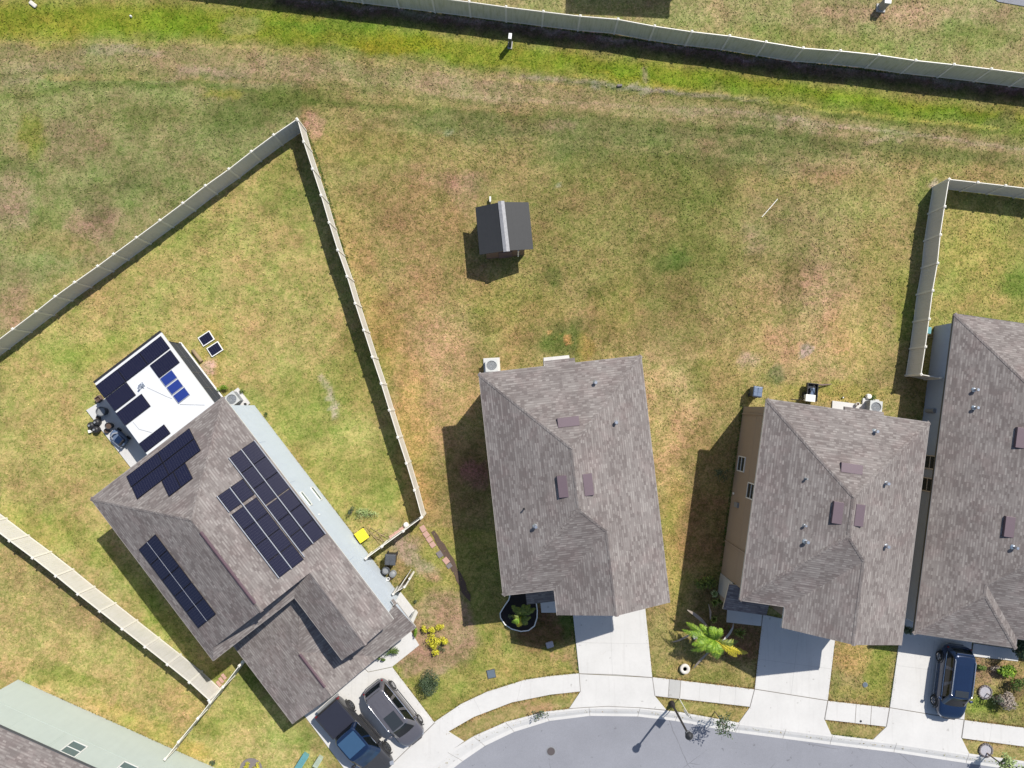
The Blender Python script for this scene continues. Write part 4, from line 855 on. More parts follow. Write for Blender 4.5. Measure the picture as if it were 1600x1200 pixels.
def screen_wall(a, b, h, sill=.05):
    d = b-a; c = (a+b)/2; ang = math.atan2(d.y, d.x); k = max(2, int(d.length/1.2))
    sc = MB().box(c.x, c.y, .1, h, d.length, .012, ang).build('screen_wall', 'screen', h1)
    fm = MB().box(c.x, c.y, .06, .2, d.length, .06, ang).box(c.x, c.y, .95, 1.0, d.length, .05, ang)
    for i in range(k+1): q_ = a.lerp(b, i/k); fm.box(q_.x, q_.y, .05, h, .05, .05, ang)
    fm.build('screen_frame', 'darkgrey', sc); MB().box(c.x, c.y, .08, .14, d.length+.1, .22, ang).build('sill', 'white', sc)
g3 = [F1.inv(W(x, y, .1)) for x, y in ((282.3, 537), (342.8, 617.3))]; se = (g3[0][0]+g3[1][0])/2
sn = g3[0][1]; sw = cq[0][0]+1.2
screen_wall(F1.L(se, sn), F1.L(se, N1-q), 2.4); screen_wall(F1.L(pe0+.35, sn), F1.L(se, sn), 2.4)
fP2 = lambda e, n: fP(e, n)
def Z1(x, y): return 120+x/5.4545, 500+y/5.4545
def arr2(q, c, r_, **k): return array(F1, pc, [Z1(*a) for a in q], fP2, c, r_, lift=.08, **k)
# rows lie across the house: rows count along e
arr2([(155, 562), (725, 137), (800, 247), (240, 660)], 1, 3)
arr2([(625, 385), (800, 258), (885, 360), (705, 497)], 1, 1); arr2([(245, 663), (430, 533), (510, 640), (325, 780)], 1, 1)
arr2([(330, 795), (560, 628), (635, 740), (415, 897)], 1, 1); arr2([(525, 1055), (750, 888), (805, 970), (590, 1125)], 1, 1)
for q_ in ([(705, 497), (815, 428), (865, 492), (760, 568)], [(765, 575), (868, 500), (915, 565), (815, 640)], [(820, 645), (920, 572), (972, 635), (870, 713)]): arr2(q_, 1, 1, frame='solar_frame', cell='solar_blue')
sx_, sy_ = Z1(555, 560); dn = F1.onroof(sx_, sy_, fP2); pp = F1.L(dn[0], dn[1], dn[2])
d1 = MB().box(pp.x, pp.y, pp.z, pp.z+.05, .35, .3, F1.ang).box(pp.x-.05, pp.y-.12, pp.z+.05, pp.z+.3, .22, .1, F1.ang+.4); d1.tube([(pp.x, pp.y, pp.z+.1), (pp.x+.2, pp.y+.12, pp.z+.4)], .018, 5).tube([(pp.x, pp.y, pp.z+.1), (pp.x+.32, pp.y+.02, pp.z+.35)], .018, 5).build('antenna', 'steel', pc)
for x0, y0, x1, y1 in ((600, 575, 760, 650), (760, 650, 810, 670), (480, 870, 530, 930), (530, 930, 640, 960), (880, 720, 1090, 725)):
    a_ = [F1.onroof(*Z1(x0, y0), fP2), F1.onroof(*Z1(x1, y1), fP2)]; MB().tube([F1.L(u[0], u[1], u[2]+.012) for u in a_], .012, 4).build('cable', 'grey', pc)

# ---- mint green house, lower left
b5, c5 = W(28, 1062, 0), W(318, 1192, 0); dv = (b5-c5).normalized(); ang5 = math.degrees(math.atan2(dv.y, dv.x))
F5 = Frame(b5, ang5)      # n points up-left along the wall, e points up-right (outward)
h5 = thing('house', 'mint green stucco house with shingle roof in the lower left corner', 'house', (b5.x, b5.y, 0))
l5, w5 = 18., 11.
walls(F5, h5, [(0, 0), (0, -l5), (-w5, -l5), (-w5, 0)], 5.2, 'st_mint')
hw = w5/2+.45; a_, b_ = (.45-hw, .45-hw, PITCH*hw), (.45-hw, -l5-.45+hw, PITCH*hw); c1, c2, c3, c4 = (.45, .45), (.45, -l5-.45), (-w5-.45, -l5-.45), (-w5-.45, .45)
z3 = lambda c: (c[0], c[1], 0)
roof(F5, h5, [[z3(c1), a_, b_, z3(c2)], [z3(c2), b_, z3(c3)], [z3(c3), b_, a_, z3(c4)], [z3(c4), a_, z3(c1)]], [c4, c3, c2, c1], 5.4, [(z3(c1), a_), (z3(c2), b_), (z3(c3), b_), (z3(c4), a_), (a_, b_)], mat='shingle', fascia='darkgrey')
e, n, z = F5.onwall(115, 1171, e=0); window(F5, h5, 'e', 0, n, z, .95, 1.35, 1, 'glass_green', 1)
e, n, z = F5.onwall(196, 1204, e=0); window(F5, h5, 'e', 0, n, z, .95, 1.35, 1, 'glass_green', 1)
M['mint_band'] = stucco('stucco_mint_band', (.41, .465, .425))
pp = F5.L(0, -l5/2); MB().box(pp.x, pp.y, 2.75, 2.8, .025, l5, F5.ang).build('wall_joint', 'mint_band', h5)
for x, y in ((40, 1120), (100, 1150), (245, 1190), (150, 1110)):
    n = F5.onwall(x, y, e=0)[1]; pp = F5.L(0, n); MB().box(pp.x, pp.y, 2.85, 5.1, .014, .03, F5.ang).build('wall_joint', 'mint_band', h5)
# ---- neighbour beyond the long fence: only its shadow reaches the picture
a6, b6 = W(945, -57, 0), W(1105, -49, 0); dd = b6-a6; F6 = Frame(a6, math.degrees(math.atan2(dd.y, dd.x))+90)
h6 = thing('house', 'house beyond the long fence that only shows as a shadow on the grass', 'house', (a6.x, a6.y, 0))
wd6 = dd.length; walls(F6, h6, [(.4, .4), (wd6-.4, .4), (wd6-.4, 9), (.4, 9)], 5.2, 'st_cream')
hw = wd6/2; a_, b_ = (hw, hw, PITCH*hw), (hw, 9.4-hw+.01, PITCH*hw)
roof(F6, h6, [[(0, 0, 0), (wd6, 0, 0), a_], [(wd6, 0, 0), (wd6, 9.4, 0), b_, a_], [(wd6, 9.4, 0), (0, 9.4, 0), b_], [(0, 9.4, 0), (0, 0, 0), a_, b_]], [(0, 0), (wd6, 0), (wd6, 9.4), (0, 9.4)], 5.4)

# ---- garden shed
zs = 1.85; sc = [W(742.7, 324, zs), W(749.3, 398, zs), W(833.3, 389.3, zs), W(826, 316, zs)]; r0, r1 = W(783, 315.5, 2.55), W(791.5, 391.5, 2.55)
ctr = (sc[0]+sc[1]+sc[2]+sc[3])/4
shed = thing('garden_shed', 'small black-roofed garden shed with silver ridge strip alone in the grass', 'shed', (ctr.x, ctr.y, 0))
mb = MB()
def sheet(a, b, c, d, t=.05, m=0):
    mb.mesh([a, b, c, d]+[v-Vector((0, 0, t)) for v in (a, b, c, d)], [(0, 1, 2, 3), (0, 4, 5, 1), (1, 5, 6, 2), (2, 6, 7, 3), (3, 7, 4, 0), (7, 6, 5, 4)], m)
sheet(sc[0], sc[1], r1, r0); sheet(r0, r1, sc[2], sc[3]); 
def shed_roof_mat():
    g = N('shed_felt'); p = g.pos(); f = g.noise(p, 2.2, 5, .7, dist=1.); u = g.uv(); s = g.n('SeparateXYZ'); g.put(s.inputs[0], u)
    ln = g.ramp(g.math('FRACT', g.math('DIVIDE', s.outputs[1], .33)), 0, .06, .7, 1.)
    c = g.mix(1., (.024, .025, .027), g.math('MULTIPLY', ln, g.math('ADD', g.math('MULTIPLY', f, .4), .8)), 'MULTIPLY'); g.bump(g.noise(p, 40, 3), .4, .01); return g.out(c, .6, 0, .4)
M['felt'] = shed_roof_mat()
mb.build('roof', 'felt', shed)
M['ridgemetal'] = plain('worn_ridge_metal', (.24, .24, .25), .55, .1, .4, var=.8, scale=7)
mb = MB(); ax = (r1-r0).normalized(); kx = Vector((-ax.y, ax.x, 0)); r0b, r1b = r0-ax*.06, r1+ax*.06; u_ = Vector((0, 0, .03)); w_ = Vector((0, 0, -.03))
sheet(r0b-kx*.21+w_, r1b-kx*.21+w_, r1b+u_, r0b+u_, .01); sheet(r0b+u_, r1b+u_, r1b+kx*.21+w_, r0b+kx*.21+w_, .01); mb.build('ridge_strip', 'ridgemetal', shed)
def bl(u, v): return (sc[0]*(1-u)+sc[3]*u)*(1-v)+(sc[1]*(1-u)+sc[2]*u)*v
cc = [bl(.12, .06), bl(.12, .985), bl(.84, .985), bl(.84, .06)]
MB().prism([(c.x, c.y) for c in cc], 0, 1.82).build('wall', 'brown', shed)
for a, b, rr in ((cc[1], cc[2], r1), (cc[3], cc[0], r0)):
    rk = rr.lerp((r0+r1)/2, .04); MB().mesh([(a.x, a.y, 1.8), (b.x, b.y, 1.8), (rk.x, rk.y, 2.46)], [(0, 1, 2)]).build('gable', 'brown', shed)
p0, p1 = cc[1].lerp(cc[2], .15), cc[1].lerp(cc[2], .85); d = p1-p0; c = (p0+p1)/2; MB().box(c.x, c.y-.03, .05, 1.7, d.length*.5, .04, math.atan2(d.y, d.x)).build('door', 'ventpurple', shed)
pp = W(810, 392, 1.7); MB().box(pp.x, pp.y, 0, 1.75, .09, .09).build('corner_post', 'white', shed)
pp = W(766, 311.5, .3); MB().box(pp.x, pp.y, 0, .4, .1, .35).build('downpipe', 'white', shed)

# ============================================================ VEHICLES (local x forward, y left)
def superoutline(x0, x1, w, n=28, k=3.2, front=1., rear=1.):
    pts = []; cx, hx = (x0+x1)/2, (x1-x0)/2
    for i in range(n):
        t = 2*math.pi*(i+.5)/n; c, s = math.cos(t), math.sin(t)
        kk = k
        pts.append((cx+hx*math.copysign(abs(c)**(2/kk), c), w*math.copysign(abs(s)**(2/kk), s)))
    return pts
def body_loft(st, name, mats, root, sub=2):
    mb = MB(); rings = []
    for x, w, zb, zt in st:
        half = [(0, zb), (w*.80, zb), (w*.97, zb+.10), (w, zb+.28), (w*.985, zt-.20), (w*.955, zt-.07), (w*.86, zt-.005), (w*.5, zt+.02), (0, zt+.025)]
        rings.append([(x, y, z) for y, z in half]+[(x, -y, z) for y, z in half[-2:0:-1]])
    n = len(rings[0]); vs = [v for r_ in rings for v in r_]
    fs = [(k*n+i, (k+1)*n+i, (k+1)*n+(i+1) % n, k*n+(i+1) % n) for k in range(len(rings)-1) for i in range(n)]
    fs += [tuple(range(n)), tuple(range(len(rings)*n-1, (len(rings)-1)*n-1, -1))]
    mb.mesh(vs, fs); return mb.build(name, mats, root, smooth=True, local=True, subsurf=sub)
def wheel(root, x, y, r_=.36, w_=.24, rimm='silver'):
    mb = MB(); n = 28; s = 1 if y > 0 else -1; vs = []; prof = [(r_*.62, -w_/2), (r_*.93, -w_/2), (r_, -w_*.3), (r_, w_*.3), (r_*.93, w_/2), (r_*.62, w_/2)]
    for rr, o in prof: vs += [(x+rr*math.cos(2*math.pi*i/n), y+o, r_+rr*math.sin(2*math.pi*i/n)) for i in range(n)]
    mb.mesh(vs, [(k*n+i, k*n+(i+1) % n, (k+1)*n+(i+1) % n, (k+1)*n+i) for k in range(5) for i in range(n)])
    t = mb.build('wheel', 'rubber', root, smooth=True, local=True)
    rm = MB(); yo = y+s*w_*.36
    for i in range(n):
        a, b = 2*math.pi*i/n, 2*math.pi*(i+1)/n; f = lambda an, rr, o=0: (x+rr*math.cos(an), yo+s*o, r_+rr*math.sin(an))
        rm.face([f(a, r_*.55, .01), f(b, r_*.55, .01), f(b, r_*.66, .03), f(a, r_*.66, .03)], 0); rm.face([f(a, 0, -.05), f(b, 0, -.05), f(b, r_*.55, -.05), f(a, r_*.55, -.05)][::1], 1)
    for k in range(5):
        for dlt in (-.12, .12):
            a = 2*math.pi*k/5+dlt; b = a; q = .035
            rm.mesh([(x+rr*math.cos(b)+sg*q*-math.sin(b), yo+s*o, r_+rr*math.sin(b)+sg*q*math.cos(b)) for rr, o in ((.02, .02), (r_*.6, .02)) for sg in (-1, 1)], [(0, 1, 3, 2)], 0)
    rm.build('rim', [rimm, 'black'], t, local=True)
    return t
def cab_outline(x0, x1, w, bulge):
    """rounded rectangle; returns points and what each following edge is"""
    P_, K_ = [], []; rc = min(.20, w*.3); ns = 14
    def arc(cx, cy, a0, kind):
        for i in range(4): a_ = R(a0+22.5*i); P_.append((cx+rc*math.cos(a_), cy+rc*math.sin(a_))); K_.append(kind)
    for i in range(6): y = -(w-rc)+2*(w-rc)*i/6; P_.append((x1, y)); K_.append('f')
    arc(x1-rc, w-rc, 0, 'c')
    for i in range(ns): P_.append((x1-rc-(x1-x0-2*rc)*i/ns, w)); K_.append('l')
    arc(x0+rc, w-rc, 90, 'c')
    for i in range(6): P_.append((x0, (w-rc)-2*(w-rc)*i/6)); K_.append('b')
    arc(x0+rc, -(w-rc), 180, 'c')
    for i in range(ns): P_.append((x0+rc+(x1-x0-2*rc)*i/ns, -w)); K_.append('r')
    arc(x1-rc, -(w-rc), 270, 'c')
    xm = (x0+x1)/2
    return [(x+(bulge if x > xm else -bulge*.6)*(1-(y/w)**2)*(1 if abs(x-xm) > (x1-x0)*.3 else 0), y*(1-.05*((x-xm)/(x1-x0)*2)**2)) for x, y in P_], K_
def cabin(root, lev, paintm, glassm='carglass', pillars=(), front=None, rear=None):
    """lev: (x0,x1,w,z) outlines from belt to roof; corners and pillars are painted, the rest is glass"""
    O = []
    for x0, x1, w, z in lev: pts, K_ = cab_outline(x0, x1, w, .10); O.append([(x, y, z) for x, y in pts])
    n = len(K_); parts = {}; shell = MB(); cnt = {'l': 0, 'r': 0}
    for L_ in range(len(O)-1):
        for i in range(n):
            j = (i+1) % n; k = K_[i]; q_ = [O[L_][i], O[L_][j], O[L_+1][j], O[L_+1][i]]
            if L_ == len(O)-2 or k == 'c': shell.face(q_); continue
            if k in 'lr':
                s0 = [m for m in range(n) if K_[m] == k][0]; pos = i-s0; pos = pos if k == 'l' else 13-pos
                seg = sum(1 for p_ in pillars if pos > p_)
                if pos in pillars: shell.face(q_); continue
                key = ('side_window', k, seg)
            else: key = ('windshield' if k == 'f' else 'rear_window', k, 0)
            parts.setdefault(key, MB()).face(q_)
    top = O[-1]; cx = sum(p_[0] for p_ in top)/n; inner = [((p_[0]-cx)*.6+cx, p_[1]*.6, top[0][2]+.03) for p_ in top]
    for i in range(n): j = (i+1) % n; shell.face([top[i], top[j], inner[j], inner[i]])
    shell.face(inner); shell.build('cabin_shell', paintm, root, smooth=True, local=True)
    for (nm, k, sg_), m2 in parts.items(): m2.build(nm, (front or glassm) if k == 'f' else glassm, root, local=True)
def lpart(root, name, mat, f, **k): mb = MB(); f(mb); return mb.build(name, mat, root, local=True, **k)
def suv(name, label, loc, head, paintm, L_=4.75, roof_rails='silver', sunroof=(.0, .75), ribs=False, low=False, glassm='glass'):
    root = thing(name, label, 'car', loc, head, group=None)
    k = L_/4.75; rz = 1.62
    st = [(-2.38, .46, .50, .80), (-2.34, .66, .42, .96), (-2.22, .80, .34, 1.02), (-1.9, .90, .28, 1.05), (-1.35, .945, .24, 1.04), (-.6, .935, .22, 1.01), (.3, .93, .22, 1.0), (.95, .94, .24, 1.02),
          (1.25, .94, .24, 1.03), (1.6, .92, .26, .99), (1.9, .87, .30, .93), (2.12, .78, .34, .85), (2.27, .64, .40, .76), (2.36, .44, .46, .66)]
    body_loft([(x*k, w_, a, b) for x, w_, a, b in st], 'body', paintm, root)
    cabin(root, [(-2.22*k, 1.38*k, .87, .98), (-2.12*k, 1.10*k, .82, 1.22), (-2.0*k, .80*k, .75, 1.49), (-1.92*k, .66*k, .71, 1.59), (-1.86*k, .60*k, .67, 1.63)], paintm, pillars=(4, 9))
    for x in (-1.42*k, 1.42*k):
        for y in (-.84, .84): wheel(root, x, y, .35, .23)
    for s in (1, -1):
        lpart(root, 'roof_rail', roof_rails, lambda m_: m_.tube([(-1.72*k, s*.64, 1.62), (-1.6*k, s*.655, 1.68), (.3, s*.67, 1.69), (.55*k, s*.66, 1.64)], .03, 6), smooth=True)
        lpart(root, 'side_mirror', paintm, lambda m_: m_.box(.98*k, s*1.03, .98, 1.14, .16, .22, s*.25), bevel=.05)
        lpart(root, 'headlight', 'lampglass', lambda m_: m_.box(2.06*k, s*.66, .70, .80, .34, .20, -s*.6), bevel=.03)
        lpart(root, 'tail_light', 'red', lambda m_: m_.box(-2.20*k, s*.70, .84, .95, .12, .24, s*.6), bevel=.03)
        for x in (-1.42*k, 1.42*k): lpart(root, 'wheel_arch', 'black', lambda m_: m_.tube([(x+.43*math.cos(a), s*.925, .36+.43*math.sin(a)) for a in [math.pi*i/10 for i in range(11)]], .035, 5))
        lpart(root, 'side_sill', 'silver' if not low else 'darkgrey', lambda m_: m_.box(0, s*.945, .26, .33, 2.1*k, .05))
        lpart(root, 'window_trim', 'silver', lambda m_: m_.tube([(-2.0*k, s*.80, 1.0), (-1.85*k, s*.86, 1.03), (0, s*.885, 1.03), (1.1*k, s*.86, 1.02)], .018, 4))
    lpart(root, 'sunroof', 'glass', lambda m_: m_.box((sunroof[0]+sunroof[1])/2*k-.35, 0, 1.655, 1.672, (sunroof[1]-sunroof[0])*k, .86), bevel=.008)
    lpart(root, 'spoiler', paintm, lambda m_: m_.box(-1.98*k, 0, 1.52, 1.57, .26, 1.12), bevel=.02)
    lpart(root, 'grille', 'black', lambda m_: m_.box(2.34*k, 0, .5, .7, .08, .8), bevel=.02)
    lpart(root, 'rear_bumper', 'darkgrey', lambda m_: m_.box(-2.34*k, 0, .42, .58, .1, 1.0), bevel=.05)
    for y in (-.55, -.02): lpart(root, 'wiper', 'black', lambda m_: m_.tube([(1.36*k, y, 1.03), (1.22*k, y+.45, 1.14)], .012, 4))
    for y in ((-.42, -.14, .14, .42) if ribs else ()): lpart(root, 'roof_rib', paintm, lambda m_: m_.box(-1.25, y, 1.652, 1.672, .7, .03))
    return root
def heading(p, q): d = q-p; return math.atan2(d.y, d.x)
def place_by_wheels(rear, front, side, half=.86, z=.36):
    a, b = W(*rear, z), W(*front, z); d = (b-a).normalized(); nrm = Vector((-d.y, d.x, 0)); c = (a+b)/2-nrm*side*half; return (c.x, c.y, .05), math.atan2(d.y, d.x), (b-a).length
loc, hd, wb = place_by_wheels((1468, 1027), (1460, 1092), -1)       # its right side is turned to the middle of the picture
suv('parked_car', 'dark navy sport utility vehicle with silver roof rails on the right hand driveway', loc, hd, 'p_navy', 4.85, sunroof=(.55, .95))
loc, hd, wb = place_by_wheels((614, 1072), (654, 1122.5), 1)
suv('parked_car', 'grey sport utility vehicle with large dark sunroof beside the pickup truck', loc, hd, 'p_grey', 4.75, sunroof=(-.05, 1.0), ribs=True, low=True, glassm='glass')
def pickup(loc, hd):
    root = thing('pickup_truck', 'dark pickup truck with covered bed backed against the garage of the solar house', 'truck', loc, hd)
    st = [(-2.86, .80, .52, .98), (-2.82, .93, .46, 1.18), (-2.6, .98, .40, 1.24), (-1.8, .99, .34, 1.24), (-.9, .985, .32, 1.22), (.2, .98, .32, 1.18), (1.1, .98, .32, 1.17), (1.35, .98, .34, 1.17), (1.9, .97, .36, 1.15), (2.4, .95, .42, 1.08), (2.72, .86, .46, 1.0), (2.88, .70, .52, .86)]
    body_loft(st, 'body', 'p_gun', root)
    cabin(root, [(-1.02, 1.62, .94, 1.12), (-.98, 1.28, .90, 1.38), (-.94, .92, .84, 1.68), (-.90, .78, .80, 1.79), (-.86, .72, .77, 1.83)], 'p_navy', pillars=(6,), front='windblue')
    lpart(root, 'bed_cover', 'bedcover', lambda m_: m_.box(-1.92, 0, 1.24, 1.30, 1.76, 1.80), bevel=.02)
    for s in (1, -1): lpart(root, 'bed_rail', 'black', lambda m_: m_.box(-1.92, s*.93, 1.24, 1.29, 1.78, .07), bevel=.01)
    lpart(root, 'roof_glass', M['roofglass'], lambda m_: m_.box(-.12, 0, 1.862, 1.874, 1.22, 1.34), bevel=.006)
    for x in (-1.80, 1.84):
        for y in (-.89, .89): wheel(root, x, y, .40, .27, 'darkgrey')
    for s in (1, -1):
        for x in (-1.80, 1.84): lpart(root, 'wheel_arch', 'black', lambda m_: m_.tube([(x+.48*math.cos(a), s*.985, .40+.48*math.sin(a)) for a in [math.pi*i/10 for i in range(11)]], .05, 5))
        lpart(root, 'side_mirror', 'black', lambda m_: m_.box(1.15, s*1.13, 1.12, 1.34, .16, .28, s*.2), bevel=.05)
        lpart(root, 'running_board', 'black', lambda m_: m_.box(.1, s*1.02, .34, .40, 2.1, .16), bevel=.02)
        lpart(root, 'tail_light', 'red', lambda m_: m_.box(-2.8, s*.92, .9, 1.18, .14, .12), bevel=.02)
        lpart(root, 'headlight', 'lampglass', lambda m_: m_.box(2.66, s*.78, .92, 1.04, .26, .26, -s*.5), bevel=.03)
        lpart(root, 'window_trim', 'silver', lambda m_: m_.tube([(-.8, s*.90, 1.17), (1.0, s*.93, 1.16)], .015, 4))
    lpart(root, 'rear_bumper', 'grey', lambda m_: m_.box(-2.9, 0, .5, .66, .16, 1.8), bevel=.03)
    lpart(root, 'tailgate', 'p_gun', lambda m_: m_.box(-2.87, 0, .72, 1.2, .06, 1.5), bevel=.02)
    for s in (1, -1): lpart(root, 'hood_crease', 'p_gun', lambda m_: m_.tube([(1.75, s*.55, 1.165), (2.5, s*.45, 1.09)], .03, 5))
    return root
M['roofglass'] = plain('sky_toned_roof_glass', (.05, .11, .20), .10, .3, .7)  # panoramic roof mirrors the sky; that blue is painted into its colour
loc, hd, wb = place_by_wheels((547.5, 1103), (602.7, 1166.5), 1, .90, .42)
pickup(loc, hd)

# ============================================================ PLANTS
def leafcluster(mb, c, rad, n, ls, r, flat=.7, shell=.55, m=0):
    for _ in range(n):
        while True:
            v = Vector((r.uniform(-1, 1), r.uniform(-1, 1), r.uniform(-1, 1)))
            if shell < v.length < 1 or (v.length < 1 and r.random() < .25): break
        p = Vector(c)+Vector((v.x*rad[0], v.y*rad[1], v.z*rad[2])); d = (v+Vector((r.uniform(-.6, .6), r.uniform(-.6, .6), r.uniform(0, .9)))).normalized()
        t = d.cross(Vector((r.uniform(-1, 1), r.uniform(-1, 1), r.uniform(-1, 1)))).normalized(); u = d.cross(t).normalized(); l = ls*r.uniform(.6, 1.3); w_ = l*.42
        mb.face([p-t*l*.5, p+u*w_*.5, p+t*l*.5+d*l*.15, p-u*w_*.5], m, r.random())
def bush(name, label, px, py, rx, ry, h, n, ls, mat, seed, cat='shrub', clumps=7, group=None, z0=0., trunk=True, stems=5):
    r = rng(seed); c = W(px, py, h*.6); root = thing(name, label, cat, (c.x, c.y, 0), group=group); mb = MB()
    if clumps:
        for k in range(clumps):
            a = r.uniform(0, 6.28); q = math.sqrt(r.random())*.62; cc = (c.x+rx*q*math.cos(a), c.y+ry*q*math.sin(a), z0+h*r.uniform(.42, .72))
            s = r.uniform(.38, .6); leafcluster(mb, cc, (rx*s, ry*s, h*.32), n//clumps, ls, r)
    else: leafcluster(mb, (c.x, c.y, z0+h*.55), (rx, ry, h*.45), n, ls, r)
    mb.build('foliage', mat, root)
    st = MB()
    for k in range(stems):
        a = r.uniform(0, 6.28); q = r.uniform(.3, .8); st.tube([(c.x+.02*math.cos(a), c.y+.02*math.sin(a), -.02), (c.x+rx*q*.5*math.cos(a), c.y+ry*q*.5*math.sin(a), h*.4), (c.x+rx*q*math.cos(a+.3), c.y+ry*q*math.sin(a+.3), h*.75)], [.02, .014, .006], 5)
    st.build('stems', 'bark', root); return root
def frond(mb, base, az, L_, rise, droop, r, lw=.32, nl=36, m=0, val=None, twist=0):
    """feather frond: rachis arching out from base with leaflets both sides"""
    d = Vector((math.cos(az), math.sin(az), 0)); side = Vector((-d.y, d.x, 0)); P_ = []
    for i in range(nl+1):
        t = i/nl; P_.append(Vector(base)+d*L_*(t-.12*t*t)+Vector((0, 0, rise*math.sin(min(1.57, t*2.2))*1.-droop*t*t))+side*twist*t*t)
    mb.tube(P_, [.022*(1-i/nl)+.005 for i in range(nl+1)], 4, m)
    mb.val[-4*nl-2:] = [.5]*(4*nl+2)
    for i in range(3, nl):
        t = i/nl; ll = lw*(math.sin(math.pi*min(1, t*.9+.12))**.6)*r.uniform(.8, 1.15); fw = (P_[i+1]-P_[i]).normalized()
        for s in (1, -1):
            tip = P_[i]+(side*s*.82+fw*.62).normalized()*ll+Vector((0, 0, -ll*r.uniform(.1, .45)))
            b = P_[i]; w_ = fw*.019; mb.face([b-w_, b+w_, b.lerp(tip, .6)+w_*1.1, tip, b.lerp(tip, .6)-w_*1.1], m, r.uniform(.2, 1) if val is None else val*r.uniform(.7, 1.2))
def palm(name, label, px, py, hz, fr_, matn, seed, trunk_r=.09, cat='palm', base=None, lw=.32, dry=()):
    r = rng(seed); c = W(px, py, hz); root = thing(name, label, cat, (c.x, c.y, 0)); tr = MB(); n = 9
    pts = [(c.x, c.y, hz*i/n) for i in range(n+1)]; tr.tube(pts, [trunk_r*(1.35-.45*i/n+(.08 if i % 2 else 0)) for i in range(n+1)], 9); tr.build('trunk', 'bark', root)
    for az, L_, rise, droop, mt in fr_:
        mb = MB(); frond(mb, (c.x, c.y, hz-.03), R(az), L_, rise, droop, r, lw, 38, 0, None, r.uniform(-.2, .2)); mb.build('frond', mt or matn, root)
    return root
# front-yard palm of the tan house (fronds measured by compass direction)
pr = palm('palm_tree', 'bright green feathery palm in the tan house front bed with one golden frond', 1117, 1000, 1.7,
     [(148, 2.44, .55, .7, None), (155, 1.95, .6, .5, None), (172, 1.46, .7, .3, None), (222, 1.10, .6, .5, None), (276, 1.59, .5, .8, None), (292, 1.22, .5, .6, None), (100, 1.22, .9, .3, None), (130, 1.71, .7, .5, None), (326, 2.32, .4, .9, 'f_gold'), (165, 2.56, .6, .55, None), (180, 1.83, .8, .4, None), (205, 1.95, .6, .8, 'f_palm'), (285, 1.52, .4, .9, None), (262, 1.22, .6, .6, None), (300, 1.59, .3, 1.0, None), (80, 1.10, .9, .3, None), (118, 1.34, .9, .2, None), (333, 2.87, .45, .9, 'f_gold'), (350, 1.83, .5, .7, 'f_bed')], 'f_palm', 5, lw=.32)
def blade(root, name, mat, pts, wd, z0s):
    P_ = [W(x, y, z) for (x, y), z in zip(pts, z0s)]; mb = MB(); n = len(P_)
    for i in range(n-1):
        a, b = P_[i], P_[i+1]; d = (b-a).normalized(); k = Vector((-d.y, d.x, 0)); wa = wd*math.sin(math.pi*(i+.35)/(n)); wb = wd*math.sin(math.pi*min(n-.1, i+1.35)/n); lo_ = Vector((0, 0, .05))
        mb.mesh([a-k*wa/2, a-lo_*wa*3, a+k*wa/2, b-k*wb/2, b-lo_*wb*3, b+k*wb/2], [(0, 1, 4, 3), (1, 2, 5, 4), (0, 3, 5, 2)])
    return mb.build(name, mat, root)
M['drysheath'] = plain('dry_sheath', (.30, .25, .21), .9, var=.4, scale=12)
M['palesheath'] = plain('pale_sheath', (.46, .44, .43), .8, var=.3, scale=10)
blade(pr, 'dry_frond', 'drysheath', [(1096, 985), (1085, 989), (1072, 995), (1060, 1001), (1051, 1003)], .16, [1.3, 1.1, .8, .45, .2])
blade(pr, 'dry_frond', 'drysheath', [(1115, 1011), (1106, 1020), (1096, 1030), (1088, 1039), (1084, 1044)], .16, [1.2, .95, .7, .4, .15])
blade(pr, 'dry_frond', 'palesheath', [(1146, 973), (1145, 981), (1140, 990), (1133, 998), (1129, 1001)], .2, [.2, .5, .8, 1.1, 1.3])
blade(pr, 'dry_frond', 'drysheath', [(1074, 953), (1084, 959), (1095, 968), (1104, 977)], .22, [1.5, 1.6, 1.6, 1.5])
blade(pr, 'dry_frond', 'drysheath', [(1107, 944), (1110, 955), (1110, 968)], .14, [.4, .7, .9])
bush('shrub', 'leafy green shrub in shade at the tan house front corner', 1103, 912, .75, .6, 1.1, 520, .17, 'f_bed', 21)
for i, (x, y, t_) in enumerate([(1117, 928, 'ring of pale leaves nearest the porch corner'), (1117, 942, 'rosette just below the pale ring'), (1125, 938, 'rosette touching the porch roof edge'), (1116, 968, 'small rosette halfway between porch and palm'), (1157, 990, 'lone rosette between the palm and the driveway')]):
    r = rng(60+i); c = W(x, y, .3); root = thing('bromeliad', 'yellow-green '+t_, 'plant', (c.x, c.y, 0), group='rosette plants in the tan house bed'); mb = MB()
    for k in range(14):
        a = 6.28*k/14+r.uniform(-.2, .2); l = r.uniform(.22, .36)*(1.5 if i == 4 else 1); d = Vector((math.cos(a), math.sin(a), 0)); s = Vector((-d.y, d.x, 0))*.035; b = Vector((c.x, c.y, .05))
        m1 = b+d*l*.5+Vector((0, 0, .25)); t1 = b+d*l+Vector((0, 0, .2)); mb.face([b+d*.03-s*.6, m1-s, m1+s, b+d*.03+s*.6], 0, .5); mb.face([m1-s, t1, m1+s], 0, .9)
    mb.build('leaves', 'f_bed' if i else 'f_pale', root)
bush('shrub', 'low dark ground shrub in the middle of the tan house bed', 1143, 985, .6, .5, .4, 160, .1, 'f_bed', 23)
bush('shrub', 'dim round bush against the tan house side wall in deep shade', 1128, 742, .55, .5, .9, 420, .1, 'f_dark', 24)
